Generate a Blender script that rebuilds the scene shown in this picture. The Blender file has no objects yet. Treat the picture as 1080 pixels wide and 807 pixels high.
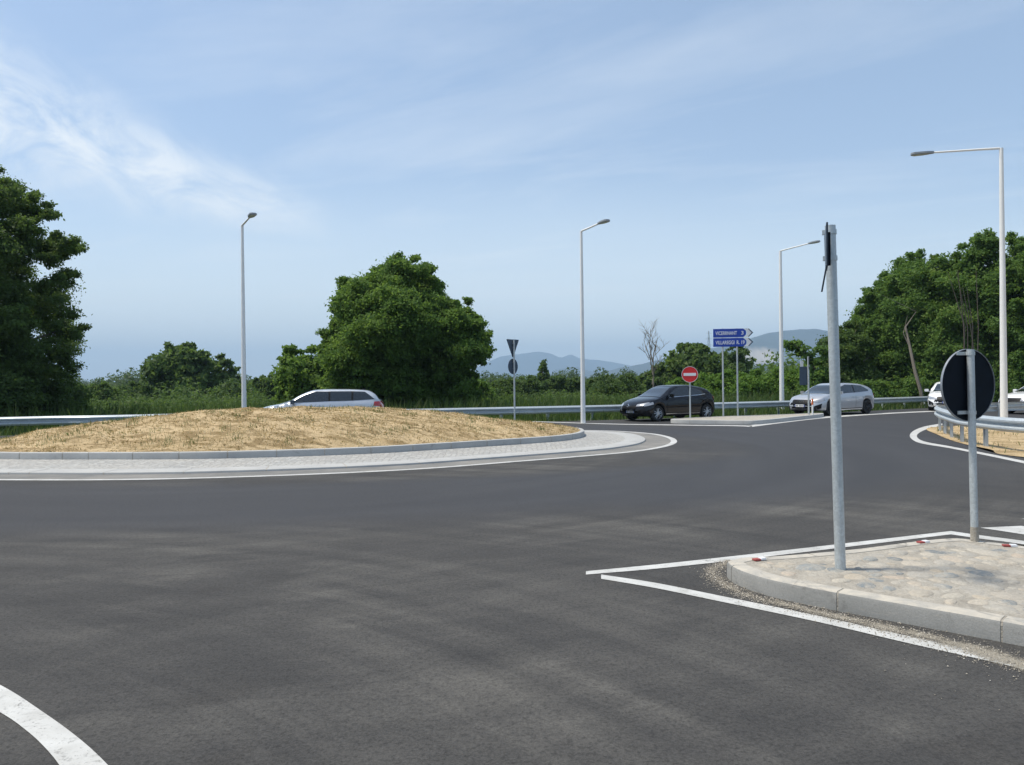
import bpy, bmesh, math, random
import numpy as np
from mathutils import Vector, Matrix
from mathutils.bvhtree import BVHTree
R = math.radians
random.seed(4); rng = np.random.default_rng(7)
scn = bpy.context.scene
COL = scn.collection

# ------------------------------------------------------------ camera, sky, sun, exposure
ROLL, FPX, EYE = R(.6), 811.0, 1.58
cd = bpy.data.cameras.new('camera'); cam = bpy.data.objects.new('camera', cd); COL.objects.link(cam)
cd.sensor_fit = 'HORIZONTAL'; cd.angle = 2*math.atan(540/FPX); cd.clip_start = .05; cd.clip_end = 30000
cd.shift_y = .5/1080
rx = Vector((math.cos(ROLL), 0, -math.sin(ROLL))); up = Vector((math.sin(ROLL), 0, math.cos(ROLL))); bk = Vector((0, -1, 0))
cam.matrix_world = Matrix(((rx.x, up.x, bk.x, 0), (rx.y, up.y, bk.y, 0), (rx.z, up.z, bk.z, EYE), (0, 0, 0, 1)))
scn.camera = cam
SUN_DIR = Vector((-.62, .03, 1.32)).normalized()      # towards the sun: left, beyond, high
SUN_EL = math.asin(SUN_DIR.z); SUN_AZ = math.atan2(SUN_DIR.x, SUN_DIR.y)
EXPOSURE = 0.6
HAZE = 2.1e-4
SKY_STRENGTH = .113
sd = bpy.data.lights.new('sun', 'SUN'); sun = bpy.data.objects.new('sun', sd); COL.objects.link(sun)
sd.energy = 3.2; sd.angle = R(6.5); sd.color = (1, .93, .81)
sun.rotation_euler = (-SUN_DIR).to_track_quat('-Z', 'Y').to_euler(); sun.location = (0, 0, 60)
scn.view_settings.view_transform = 'Standard'; scn.view_settings.look = 'None'
scn.view_settings.exposure = EXPOSURE; scn.view_settings.gamma = 1; scn.view_settings.use_curve_mapping = False

class NT:
    def __init__(s, tree): s.t = tree; s.n = tree.nodes; s.l = tree.links
    def add(s, typ, props=None, **inp):
        n = s.n.new(typ)
        for k, v in (props or {}).items(): setattr(n, k, v)
        for k, v in inp.items():
            key = int(k[1:]) if k[0] == 'i' and k[1:].isdigit() else k.replace('_', ' ')
            s.set(n.inputs[key], v)
        return n
    def set(s, sock, v):
        if isinstance(v, bpy.types.NodeSocket): s.l.new(v, sock)
        elif isinstance(v, bpy.types.Node): s.l.new(v.outputs[0], sock)
        elif isinstance(v, (tuple, list)) and len(v) == 3 and sock.type == 'RGBA': sock.default_value = (*v, 1)
        else: sock.default_value = v
    def math(s, op, a, b=0., clamp=False): return s.add('ShaderNodeMath', {'operation': op, 'use_clamp': clamp}, i0=a, i1=b).outputs[0]
    def ramp(s, fac, stops, interp='LINEAR'):
        n = s.add('ShaderNodeValToRGB', i0=fac); cr = n.color_ramp; cr.interpolation = interp
        while len(cr.elements) < len(stops): cr.elements.new(.5)
        for e, (p, c) in zip(cr.elements, stops):
            e.position = p; e.color = (*c, 1) if isinstance(c, tuple) else (c, c, c, 1)
        return n.outputs[0]
    def mix(s, fac, a, b, mode='MIX'):
        n = s.add('ShaderNodeMix', {'data_type': 'RGBA', 'blend_type': mode})
        s.set(n.inputs[0], fac); s.set(n.inputs[6], a); s.set(n.inputs[7], b); return n.outputs[2]
    def noise(s, vec, scale, detail=4, rough=.55, dist=0):
        n = s.add('ShaderNodeTexNoise'); s.set(n.inputs['Vector'], vec)
        n.inputs['Scale'].default_value = scale; n.inputs['Detail'].default_value = detail
        n.inputs['Roughness'].default_value = rough; n.inputs['Distortion'].default_value = dist
        return n.outputs[0]
    def vmap(s, vec, scale=(1, 1, 1), rot=(0, 0, 0), loc=(0, 0, 0)):
        v = s.add('ShaderNodeMapping', Vector=vec, Rotation=rot).outputs[0] if any(rot) else vec
        return s.add('ShaderNodeMapping', Vector=v, Scale=scale, Location=loc).outputs[0]

w = bpy.data.worlds.new('World'); scn.world = w; w.use_nodes = True
W = NT(w.node_tree); W.n.clear()
sky = W.add('ShaderNodeTexSky', {'sky_type': 'NISHITA', 'sun_disc': False, 'sun_elevation': SUN_EL, 'sun_rotation': SUN_AZ,
                                 'altitude': 200, 'air_density': 1.0, 'dust_density': 1.1, 'ozone_density': 1.3})
tc = W.add('ShaderNodeTexCoord').outputs['Generated']
sep = W.add('ShaderNodeSeparateXYZ', i0=tc)
# cirrus: a veil on a high plane, direction / height
hz = W.math('MAXIMUM', sep.outputs[2], .03)
cx = W.math('DIVIDE', sep.outputs[0], hz); cy = W.math('DIVIDE', sep.outputs[1], hz)
cp = W.add('ShaderNodeCombineXYZ', i0=cx, i1=cy).outputs[0]
# the long wisp, upper left: an axis in the direction sphere (x/y , z/y tangent coordinates)
yy = W.math('MAXIMUM', sep.outputs[1], .05)
tx = W.math('DIVIDE', sep.outputs[0], yy); tz = W.math('DIVIDE', sep.outputs[2], yy)
tp = W.add('ShaderNodeCombineXYZ', i0=tx, i1=tz).outputs[0]
wn = W.noise(tp, 2.2, 5, .6, .0)
wz = W.math('ADD', tz, W.math('MULTIPLY', W.math('SUBTRACT', wn, .5), .14))
# the axis runs from (-.72,.42) down to (-.22,.215)
axis = W.math('ADD', .217, W.math('MULTIPLY', W.math('SUBTRACT', -.225, tx), .34))
dd = W.math('SUBTRACT', wz, axis)
half = W.math('ADD', .020, W.math('MULTIPLY', W.math('MAXIMUM', W.math('SUBTRACT', -.20, tx), 0), .27))
prof = W.math('SUBTRACT', 1, W.math('DIVIDE', W.math('ABSOLUTE', dd), half), True)
prof = W.add('ShaderNodeMapRange', {'interpolation_type': 'SMOOTHSTEP'}, Value=prof).outputs[0]
endm = W.add('ShaderNodeMapRange', {'interpolation_type': 'SMOOTHSTEP'}, Value=tx, From_Min=-.19, From_Max=-.36).outputs[0]
fib = W.noise(W.vmap(tp, (6, 13, 1), (0, 0, R(20))), 1.3, 9, .66, .7)
fibr = W.ramp(fib, [(.36, .12), (.60, 1.)])
wisp = W.math('MULTIPLY', W.math('MULTIPLY', prof, endm), fibr)
# thin general veils
veil = W.ramp(W.noise(W.vmap(cp, (.45, 1.1, 1), (0, 0, R(30)), (2.3, .7, 0)), .9, 6, .6, .6), [(.50, 0.), (.78, .35)])
low = W.add('ShaderNodeMapRange', {'interpolation_type': 'SMOOTHSTEP'}, Value=tz, From_Min=.42, From_Max=.02, To_Min=0, To_Max=.86).outputs[0]
lown = W.ramp(W.noise(W.vmap(tp, (1.2, 5, 1)), 1.4, 4, .5), [(.3, .8), (.7, 1.)])
lowv = W.math('MULTIPLY', low, lown)
cover = W.math('ADD', W.math('MULTIPLY', wisp, .85), veil, True)
base_ = W.mix(W.math('MAXIMUM', lowv, .22), sky.outputs[0], W.mix(low, (4.5, 5.5, 6.3), (7.0, 7.4, 7.3)))
c = W.mix(cover, base_, (6.2, 6.5, 6.7))
bg = W.add('ShaderNodeBackground', Color=c, Strength=SKY_STRENGTH)
W.add('ShaderNodeOutputWorld', Surface=bg)

# ------------------------------------------------------------ picture geometry
def ray(px, py):
    u = px-540; v = py-404
    return (u*math.cos(ROLL)-v*math.sin(ROLL))/FPX, (u*math.sin(ROLL)+v*math.cos(ROLL))/FPX
def g(px, py, z=0.):
    a, b = ray(px, py); Y = (EYE-z)/b
    return (a*Y, Y)
def at(px, py, Y):
    a, b = ray(px, py); return (a*Y, Y, EYE-b*Y)

# ------------------------------------------------------------ materials
def material(name):
    m = bpy.data.materials.new(name); m.use_nodes = True; t = NT(m.node_tree); t.n.clear(); return m, t
def finish(t, bsdf, disp=None):
    o = t.add('ShaderNodeOutputMaterial', Surface=bsdf)
def bump(t, h, dist=.01, strength=1.): return t.add('ShaderNodeBump', Height=h, Distance=dist, Strength=strength).outputs[0]
def P(t, **k): return t.add('ShaderNodeBsdfPrincipled', **k)

def simple(name, col, rough=.5, metal=0., coat=0., var=.12, scale=8., bumpd=0., spec=.5):
    m, t = material(name); tc = t.add('ShaderNodeTexCoord').outputs['Object']
    n = t.noise(tc, scale, 5, .6)
    dark = tuple(x*(1-var) for x in col); lite = tuple(min(1, x*(1+var)) for x in col)
    c = t.mix(t.ramp(n, [(.3, 0.), (.7, 1.)]), dark, lite)
    b = P(t, Base_Color=c, Metallic=metal, Coat_Weight=coat, Coat_Roughness=.04)
    t.set(b.inputs['Roughness'], t.math('ADD', rough-.05, t.math('MULTIPLY', n, .1)))
    b.inputs['Specular IOR Level'].default_value = spec
    if bumpd: t.set(b.inputs['Normal'], bump(t, t.noise(tc, scale*6, 4), bumpd))
    finish(t, b); return m

def m_asphalt():
    m, t = material('asphalt'); geo = t.add('ShaderNodeNewGeometry').outputs['Position']
    tcx = t.add('ShaderNodeSeparateXYZ', i0=geo); X, Y = tcx.outputs[0], tcx.outputs[1]
    # distance coordinate round the island: egg about (-5.4, 19)
    ex = t.math('DIVIDE', t.math('ADD', X, 5.4), 9.7); ey = t.math('DIVIDE', t.math('SUBTRACT', Y, 19.2), 6.2)
    wob = t.noise(geo, .16, 3, .5)
    rr = t.math('SQRT', t.math('ADD', t.math('MULTIPLY', ex, ex), t.math('MULTIPLY', ey, ey)))
    rr = t.math('ADD', rr, t.math('MULTIPLY', t.math('SUBTRACT', wob, .5), .35))
    # tyre-swept lane
    lane = t.ramp(t.math('DIVIDE', rr, 4.), [(.25, 0.), (.30, 1.), (.39, 1.), (.47, 0.)], 'EASE')
    exitl = t.ramp(t.math('DIVIDE', t.math('SUBTRACT', X, 2.), 12.), [(.0, 0.), (.45, 1.)])
    exy = t.ramp(t.math('DIVIDE', t.math('ADD', Y, t.math('MULTIPLY', wob, 4.)), 40.), [(.36, 0.), (.50, 1.)])
    lane = t.math('MAXIMUM', lane, t.math('MULTIPLY', exitl, exy))
    agg = t.noise(geo, 75, 3, .7)
    agg2 = t.noise(geo, 190, 2, .6)
    mid = t.noise(geo, 1.3, 6, .65, .4)
    # streaks follow curved traffic paths: warp then stretch
    def polar(cx_, cy_, ks, kr):
        dx_ = t.math('SUBTRACT', X, cx_); dy_ = t.math('SUBTRACT', Y, cy_)
        r_ = t.math('SQRT', t.math('ADD', t.math('MULTIPLY', dx_, dx_), t.math('MULTIPLY', dy_, dy_)))
        return t.add('ShaderNodeCombineXYZ', i0=t.math('MULTIPLY', t.math('ARCTAN2', dy_, dx_), ks), i1=t.math('MULTIPLY', r_, kr)).outputs[0]
    warp = polar(-5.4, 19., 1.6, 1.5)
    s1 = t.noise(polar(-6.2, -1.8, 1.5, 1.9), 1., 9, .66, .35)
    s2 = t.noise(polar(-5.0, 19., 2.6, 2.4), 1., 9, .70, .4)
    s3 = t.noise(polar(9., -3., 2.2, 4.5), 1., 8, .70, .3)
    worn = t.ramp(t.noise(geo, .33, 4, .6, .6), [(.38, .15), (.62, 1.)])
    dust = t.ramp(t.math('ADD', t.math('MULTIPLY', s1, .5), t.math('ADD', t.math('MULTIPLY', s2, .32), t.math('MULTIPLY', s3, .18))), [(.42, 0.), (.50, .40), (.60, 1.)])
    dust = t.math('MULTIPLY', dust, worn)
    base = t.mix(t.ramp(mid, [(.3, 0.), (.7, 1.)]), (.040, .040, .0405), (.064, .0625, .061))
    base = t.mix(t.math('MULTIPLY', dust, t.math('SUBTRACT', 1, t.math('MULTIPLY', lane, .85))), base, (.160, .153, .138))
    lanec = t.mix(t.ramp(t.noise(warp, 1., 6), [(.35, 0.), (.65, 1.)]), (.040, .042, .050), (.055, .057, .065))
    base = t.mix(t.math('MULTIPLY', lane, .8), base, lanec)
    # brownish-dark oil patches
    oil = t.ramp(t.noise(t.vmap(geo, (.5, .9, 1)), 1.1, 5, .6, 1.), [(.60, 0.), (.74, .55)])
    base = t.mix(t.math('MULTIPLY', oil, t.math('SUBTRACT', 1, lane)), base, (.034, .031, .029))
    # aggregate: light stones in dark bitumen
    base = t.mix(t.ramp(agg, [(.30, .0), (.72, 1.)]), t.mix(.45, base, (.02, .02, .02)), t.mix(.08, base, (.30, .29, .27)))
    base = t.mix(t.ramp(agg2, [(.66, 0.), (.78, .35)]), base, (.24, .23, .22))
    base = t.mix(t.ramp(t.noise(geo, 32, 6, .85), [(.38, .6), (.52, 0.)]), base, (.018, .018, .018))
    b = P(t, Base_Color=base, Roughness=.85)
    t.set(b.inputs['Roughness'], t.math('SUBTRACT', .88, t.math('MULTIPLY', lane, .16)))
    b.inputs['Specular IOR Level'].default_value = .2
    t.set(b.inputs['Normal'], bump(t, t.math('ADD', agg, t.math('MULTIPLY', agg2, .5)), .004, .8))
    finish(t, b); return m

def m_paint():
    m, t = material('road_paint'); geo = t.add('ShaderNodeNewGeometry').outputs['Position']
    n = t.noise(geo, 60, 3, .7); n2 = t.noise(geo, 3, 5, .6, .5)
    c = t.mix(t.ramp(n2, [(.35, 0.), (.72, 1.)]), (.55, .55, .53), (.40, .395, .37))
    c = t.mix(t.ramp(n, [(.60, 0.), (.72, .85)]), c, (.14, .135, .13))
    c = t.mix(t.math('MULTIPLY', t.ramp(t.noise(geo, 7, 7, .75, 1.2), [(.55, 0.), (.66, 1.)]), t.ramp(n, [(.40, 0.), (.55, .75)])), c, (.15, .145, .135))
    b = P(t, Base_Color=c, Roughness=.6); t.set(b.inputs['Normal'], bump(t, n, .003, .6)); finish(t, b); return m

def m_concrete(name, a, bcol, sc=3., stain=(.16, .15, .14)):
    m, t = material(name); geo = t.add('ShaderNodeNewGeometry').outputs['Position']
    n = t.noise(geo, sc, 6, .6, .3); f = t.noise(geo, 90, 3, .7)
    c = t.mix(t.ramp(n, [(.3, 0.), (.7, 1.)]), a, bcol)
    c = t.mix(t.ramp(t.noise(geo, sc*2.3, 5, .65, .8), [(.62, 0.), (.78, .55)]), c, stain)
    c = t.mix(t.ramp(f, [(.3, .35), (.6, 0.)]), c, tuple(x*.6 for x in a))
    if name == 'kerb_concrete':
        up_ = t.add('ShaderNodeSeparateXYZ', i0=t.add('ShaderNodeNewGeometry').outputs['Normal']).outputs[2]
        c = t.mix(t.math('MULTIPLY', t.ramp(up_, [(.6, 0.), (.95, 1.)]), t.ramp(t.noise(geo, 6, 6, .7, .6), [(.35, .25), (.6, .95)])), c, (.48, .44, .37))
        c = t.mix(t.ramp(t.noise(t.vmap(geo, (3, 3, 14)), 2.2, 6, .7, 1.), [(.58, 0.), (.70, .5)]), c, (.40, .37, .32))
        c = t.mix(t.ramp(t.noise(geo, 3.1, 6, .7, 1.4), [(.56, 0.), (.64, .6)]), c, (.15, .145, .135))
    b = P(t, Base_Color=c, Roughness=.85); t.set(b.inputs['Normal'], bump(t, f, .004, .5)); finish(t, b); return m

def m_setts():
    m, t = material('stone_setts'); geo = t.add('ShaderNodeNewGeometry').outputs['Position']
    v = t.add('ShaderNodeTexVoronoi', {'feature': 'F1'}, Vector=geo, Scale=8.5, Randomness=.45)
    e = t.add('ShaderNodeTexVoronoi', {'feature': 'DISTANCE_TO_EDGE'}, Vector=geo, Scale=8.5, Randomness=.45)
    rnd = t.add('ShaderNodeSeparateColor', i0=v.outputs['Color']).outputs[0]
    c = t.mix(rnd, (.29, .29, .28), (.41, .41, .39))
    c = t.mix(t.ramp(t.noise(geo, 1.2, 5, .6), [(.35, 0.), (.7, .6)]), c, (.42, .40, .36))
    ed = t.ramp(e.outputs[0], [(.02, 0.), (.09, 1.)])
    c = t.mix(ed, (.30, .29, .27), c)
    b = P(t, Base_Color=c, Roughness=.8); t.set(b.inputs['Normal'], bump(t, ed, .012, .8)); finish(t, b); return m

def m_straw():
    m, t = material('dry_straw_soil'); geo = t.add('ShaderNodeNewGeometry').outputs['Position']
    n = t.noise(geo, 1.1, 6, .62, .6); n2 = t.noise(t.vmap(geo, (1.2, 4., 3), (0, 0, R(8))), 1., 7, .70, 1.2); f = t.noise(geo, 40, 4, .7)
    c = t.mix(t.ramp(n, [(.3, 0.), (.7, 1.)]), (.56, .41, .22), (.72, .55, .32))
    c = t.mix(t.ramp(n2, [(.47, 0.), (.56, .9)]), c, (.30, .205, .09))
    c = t.mix(t.ramp(f, [(.3, .4), (.6, 0.)]), c, (.25, .185, .10))
    b = P(t, Base_Color=c, Roughness=.95); t.set(b.inputs['Normal'], bump(t, t.math('ADD', n2, f), .04, 1.)); finish(t, b); return m

def m_grassground():
    m, t = material('grass_ground'); geo = t.add('ShaderNodeNewGeometry').outputs['Position']
    n = t.noise(geo, .8, 6, .65, .5); f = t.noise(geo, 14, 4, .7)
    c = t.mix(t.ramp(n, [(.3, 0.), (.7, 1.)]), (.035, .062, .020), (.075, .105, .035))
    c = t.mix(t.ramp(f, [(.55, 0.), (.75, .5)]), c, (.15, .13, .07))
    b = P(t, Base_Color=c, Roughness=.95); t.set(b.inputs['Normal'], bump(t, f, .1, 1.)); finish(t, b); return m

def m_leaf(name, c1, c2, c3=None, trans=.28, rough=.62):
    m, t = material(name); a = t.add('ShaderNodeAttribute', {'attribute_name': 'tint'}).outputs['Fac']
    stops = [(0., c1), (1., c2)] if c3 is None else [(0., c1), (.78, c2), (1., c3)]
    c = t.ramp(a, stops)
    b = P(t, Base_Color=c, Roughness=rough); b.inputs['Specular IOR Level'].default_value = .22
    tr = t.add('ShaderNodeBsdfTranslucent', Color=t.mix(.5, c, (.22, .34, .05)))
    finish(t, t.add('ShaderNodeMixShader', Fac=trans, i1=b, i2=tr)); return m

def m_bark(name, a, bc):
    m, t = material(name); tc = t.add('ShaderNodeTexCoord').outputs['Object']
    n = t.noise(t.vmap(tc, (6, 6, 1)), 3, 5, .65); c = t.mix(n, a, bc)
    b = P(t, Base_Color=c, Roughness=.9); t.set(b.inputs['Normal'], bump(t, n, .03)); finish(t, b); return m

def m_galv(name, base=(.50, .54, .55), rough=.45, metal=.35):
    m, t = material(name); tc = t.add('ShaderNodeTexCoord').outputs['Object']
    v = t.add('ShaderNodeTexVoronoi', Vector=tc, Scale=60.)
    rnd = t.add('ShaderNodeSeparateColor', i0=v.outputs['Color']).outputs[0]
    n = t.noise(tc, 2.5, 5, .6)
    c = t.mix(rnd, tuple(x*.90 for x in base), tuple(x*1.1 for x in base))
    c = t.mix(t.ramp(n, [(.4, 0.), (.75, .4)]), c, tuple(x*.72 for x in base))
    b = P(t, Base_Color=c, Metallic=metal); t.set(b.inputs['Roughness'], t.math('ADD', rough-.06, t.math('MULTIPLY', rnd, .14))); finish(t, b); return m

def m_pebble():
    m, t = material('river_cobbles'); a = t.add('ShaderNodeAttribute', {'attribute_name': 'tint'}).outputs['Fac']
    geo = t.add('ShaderNodeNewGeometry').outputs['Position']
    c = t.ramp(a, [(0., (.12, .15, .17)), (.12, (.22, .25, .26)), (.22, (.33, .32, .29)), (.42, (.47, .40, .30)), (.62, (.34, .33, .30)), (.85, (.49, .45, .37)), (1., (.46, .36, .27))])
    dust = t.ramp(t.noise(geo, 9, 8, .78, 1.), [(.44, .0), (.64, .92)])
    c = t.mix(dust, c, (.47, .43, .36))
    c = t.mix(t.ramp(t.noise(geo, 45, 6, .8), [(.40, .5), (.58, 0.)]), c, (.25, .22, .18))
    b = P(t, Base_Color=c, Roughness=.85); t.set(b.inputs['Normal'], bump(t, t.noise(geo, 50, 6, .75), .008, 1.)); finish(t, b); return m

def m_mortar():
    m, t = material('sandy_mortar'); geo = t.add('ShaderNodeNewGeometry').outputs['Position']
    n = t.noise(geo, 5, 6, .65, .6); f = t.noise(geo, 60, 4, .7)
    c = t.mix(t.ramp(n, [(.32, 0.), (.68, 1.)]), (.32, .29, .24), (.51, .475, .405))
    c = t.mix(t.ramp(f, [(.36, .7), (.56, 0.)]), c, (.26, .23, .19))
    b = P(t, Base_Color=c, Roughness=.9); t.set(b.inputs['Normal'], bump(t, t.math('ADD', t.math('MULTIPLY', n, 2.), f), .015, 1.)); finish(t, b); return m

def m_sandpatch():
    m, t = material('scattered_sand'); geo = t.add('ShaderNodeNewGeometry').outputs['Position']
    ed = t.add('ShaderNodeAttribute', {'attribute_name': 'tint'}).outputs['Fac']
    n = t.noise(geo, 5, 7, .72, .6); f = t.noise(geo, 60, 3, .8)
    k = t.math('ADD', t.math('MULTIPLY', n, .6), t.math('MULTIPLY', f, .4))
    k = t.math('ADD', k, t.math('SUBTRACT', t.math('MULTIPLY', ed, .5), .36))
    al = t.ramp(k, [(.44, 0.), (.60, .9)])
    c = t.mix(f, (.23, .205, .16), (.36, .33, .27))
    b = P(t, Base_Color=c, Roughness=.95); t.set(b.inputs['Normal'], bump(t, f, .01, 1.))
    tr = t.add('ShaderNodeBsdfTransparent')
    finish(t, t.add('ShaderNodeMixShader', Fac=al, i1=tr, i2=b)); return m

def m_mountain():
    m, t = material('mountain_forest'); geo = t.add('ShaderNodeNewGeometry').outputs['Position']
    a = t.add('ShaderNodeAttribute', {'attribute_name': 'tint'}).outputs['Fac']
    n = t.noise(geo, .004, 7, .65, .5)
    c = t.mix(t.ramp(n, [(.35, 0.), (.65, 1.)]), (.010, .024, .022), (.028, .046, .034))
    c = t.mix(a, c, (.42, .36, .29))
    finish(t, P(t, Base_Color=c, Roughness=.95)); return m

M = dict(
    asphalt=m_asphalt(), paint=m_paint(), straw=m_straw(), grass=m_grassground(), setts=m_setts(),
    kerb=m_concrete('kerb_concrete', (.25, .25, .235), (.33, .325, .305), 2.2), band=m_concrete('pale_concrete', (.37, .37, .36), (.46, .46, .44), 2.),
    gutter=m_concrete('gutter_dirt', (.13, .13, .125), (.26, .245, .22), 1.2), mortar=m_mortar(), pebble=m_pebble(), sand=m_sandpatch(),
    galv=m_galv('galvanised_steel'), rail=m_galv('guardrail_steel', (.50, .55, .58), .42, .35), mountain=m_mountain(),
    lamp=simple('pale_lamp_paint', (.80, .80, .78), .5, .0, 0, .04), lamphead=simple('lamp_head_grey', (.30, .32, .34), .4, .2),
    lens=simple('lamp_lens', (.5, .52, .5), .15),
    signback=simple('sign_back_dark', (.007, .011, .017), .7, .0, 0, .2, spec=.12), signedge=simple('sign_rim', (.33, .35, .37), .4, .6),
    signblue=simple('sign_blue', (.012, .055, .38), .35, 0, 0, .05), signwhite=simple('sign_white', (.75, .76, .78), .35, 0, 0, .03),
    signred=simple('sign_red', (.62, .018, .02), .35, 0, 0, .05), signdk=simple('sign_slate', (.05, .075, .11), .45, .1, 0, .15),
    tyre=simple('tyre_rubber', (.016, .016, .017), .8, 0, 0, .1), rim=simple('alloy_rim', (.50, .51, .53), .3, .8), rimdark=simple('rim_dark', (.03, .03, .032), .4, .5),
    glass=simple('car_glass', (.010, .014, .017), .06, .0, 1., .1), black=simple('black_trim', (.006, .006, .007), .5, spec=.2),
    chrome=simple('chrome_trim', (.75, .76, .78), .14, 1.), headl=simple('headlamp_glass', (.34, .36, .39), .12, .3, 1.),
    taill=simple('tail_lamp_red', (.42, .012, .018), .15, 0, 1.), plate=simple('number_plate_white', (.72, .73, .74), .4),
    pblack=simple('paint_black', (.003, .0035, .006), .10, .0, 0., .05), psilver=simple('paint_silver', (.50, .51, .53), .33, .55, 1., .03),
    pwhite=simple('paint_white', (.78, .79, .80), .35, 0, 1., .02), psilverblue=simple('paint_silver_wagon', (.50, .53, .57), .33, .5, 1., .03),
    dullred=simple('worn_red', (.34, .07, .06), .6),
    skin=simple('dark_seat', (.05, .05, .055), .8), orange=simple('marker_orange', (.62, .16, .05), .5),
    bark=m_bark('bark', (.07, .055, .04), (.15, .125, .10)), barkpale=m_bark('bark_pale', (.13, .11, .085), (.24, .21, .17)),
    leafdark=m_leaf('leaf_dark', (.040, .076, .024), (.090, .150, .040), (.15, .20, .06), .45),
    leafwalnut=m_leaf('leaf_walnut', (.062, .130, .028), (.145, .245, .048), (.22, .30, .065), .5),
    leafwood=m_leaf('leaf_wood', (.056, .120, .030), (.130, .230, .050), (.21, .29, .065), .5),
    leafivy=m_leaf('leaf_ivy', (.060, .13, .020), (.13, .24, .035), (.18, .28, .06), .45),
    leafscrub=m_leaf('leaf_scrub', (.038, .074, .022), (.085, .14, .040), (.13, .165, .06), .40),
    leaffar=m_leaf('leaf_far', (.035, .062, .024), (.070, .105, .040), (.095, .13, .055), .3),
    grassblade=m_leaf('grass_blade', (.035, .070, .018), (.080, .135, .038), (.16, .17, .07), .3, .7),
    strawblade=m_leaf('straw_blade', (.30, .20, .09), (.74, .58, .33), (.80, .68, .44), .15, .8),
    weed=m_leaf('green_weed', (.06, .10, .03), (.13, .17, .06), None, .3, .7),
)

# ------------------------------------------------------------ object helpers
def link(o, parent=None):
    COL.objects.link(o)
    if parent is not None: o.parent = parent
    return o
def mesh_np(name, V, Fc, mat=None, parent=None, tint=None, smooth=False):
    """V (n,3); Fc (m,k) array or list of faces"""
    me = bpy.data.meshes.new(name); V = np.asarray(V, dtype=np.float32)
    if isinstance(Fc, np.ndarray):
        k = Fc.shape[1]; me.vertices.add(len(V)); me.vertices.foreach_set('co', V.ravel())
        me.loops.add(Fc.size); me.loops.foreach_set('vertex_index', Fc.astype(np.int32).ravel())
        me.polygons.add(len(Fc)); me.polygons.foreach_set('loop_start', np.arange(0, Fc.size, k, dtype=np.int32))
        me.polygons.foreach_set('loop_total', np.full(len(Fc), k, dtype=np.int32)); me.update(calc_edges=True)
    else:
        me.from_pydata([tuple(map(float, v)) for v in V], [], [tuple(f) for f in Fc])
    if tint is not None:
        at_ = me.attributes.new('tint', 'FLOAT', 'POINT'); at_.data.foreach_set('value', np.asarray(tint, dtype=np.float32))
    if smooth: me.polygons.foreach_set('use_smooth', np.ones(len(me.polygons), dtype=bool))
    if mat is not None: me.materials.append(mat)
    me.validate()
    return link(bpy.data.objects.new(name, me), parent)
class MB:
    def __init__(s): s.v = []; s.f = []
    def add(s, v, f):
        o = len(s.v); s.v += [tuple(x) for x in v]; s.f += [tuple(i+o for i in q) for q in f]; return s
    def box(s, c, size, rz=0., ry=0.):
        h = [x/2 for x in size]; mt = Matrix.Rotation(rz, 4, 'Z') @ Matrix.Rotation(ry, 4, 'Y')
        vs = [Vector(c)+(mt @ Vector((sx*h[0], sy*h[1], sz*h[2]))) for sz in (-1, 1) for sx, sy in ((-1, -1), (1, -1), (1, 1), (-1, 1))]
        return s.add(vs, [(3, 2, 1, 0), (4, 5, 6, 7), (0, 1, 5, 4), (1, 2, 6, 5), (2, 3, 7, 6), (3, 0, 4, 7)])
    def tube(s, pts, rad, n=12, caps=True):
        pts = [Vector(p) for p in pts]; m = len(pts)
        rad = rad if isinstance(rad, (list, tuple)) else [rad]*m
        rings = []; prev = None
        for i, p in enumerate(pts):
            d = (pts[min(i+1, m-1)]-pts[max(i-1, 0)]).normalized()
            if prev is None: a = d.orthogonal().normalized()
            else:
                a = prev-d*prev.dot(d); a = a.normalized() if a.length > 1e-6 else d.orthogonal().normalized()
            prev = a; b = d.cross(a)
            rings.append([p+(a*math.cos(2*math.pi*k/n)+b*math.sin(2*math.pi*k/n))*rad[i] for k in range(n)])
        v = [q for r_ in rings for q in r_]; f = []
        for i in range(m-1):
            for k in range(n):
                k2 = (k+1) % n; f.append((i*n+k, i*n+k2, (i+1)*n+k2, (i+1)*n+k))
        if caps: f.append(tuple(range(n-1, -1, -1))); f.append(tuple((m-1)*n+k for k in range(n)))
        return s.add(v, f)
    def prism(s, poly, d, origin, ux, uy):
        """2-D polygon in frame (ux, uy) at origin, thickness vector d"""
        o = Vector(origin); ux = Vector(ux); uy = Vector(uy); d = Vector(d); n = len(poly)
        a = [o+ux*p[0]+uy*p[1]-d/2 for p in poly]; b = [q+d for q in a]
        return s.add(a+b, [tuple(range(n-1, -1, -1)), tuple(range(n, 2*n))]+[(i, (i+1) % n, (i+1) % n+n, i+n) for i in range(n)])
    def build(s, name, mat, parent=None, smooth=False, bevel=0.):
        o = mesh_np(name, s.v, s.f, mat, parent)
        bm = bmesh.new(); bm.from_mesh(o.data); bmesh.ops.recalc_face_normals(bm, faces=bm.faces)
        if bevel: bmesh.ops.bevel(bm, geom=bm.edges[:], offset=bevel, segments=2, affect='EDGES', clamp_overlap=True)
        bm.to_mesh(o.data); bm.free()
        if smooth:
            o.data.polygons.foreach_set('use_smooth', np.ones(len(o.data.polygons), dtype=bool))
            o.data.set_sharp_from_angle(angle=R(38))
        return o
def tag(o, label=None, cat=None, group=None, kind=None):
    if label: o['label'] = label
    if cat: o['category'] = cat
    if group: o['group'] = group
    if kind: o['kind'] = kind
    return o
def empty(name, loc=(0, 0, 0), rz=0., **k):
    o = bpy.data.objects.new(name, None); link(o); o.location = loc; o.rotation_euler = (0, 0, rz); o.empty_display_size = .3
    return tag(o, **k)
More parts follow.
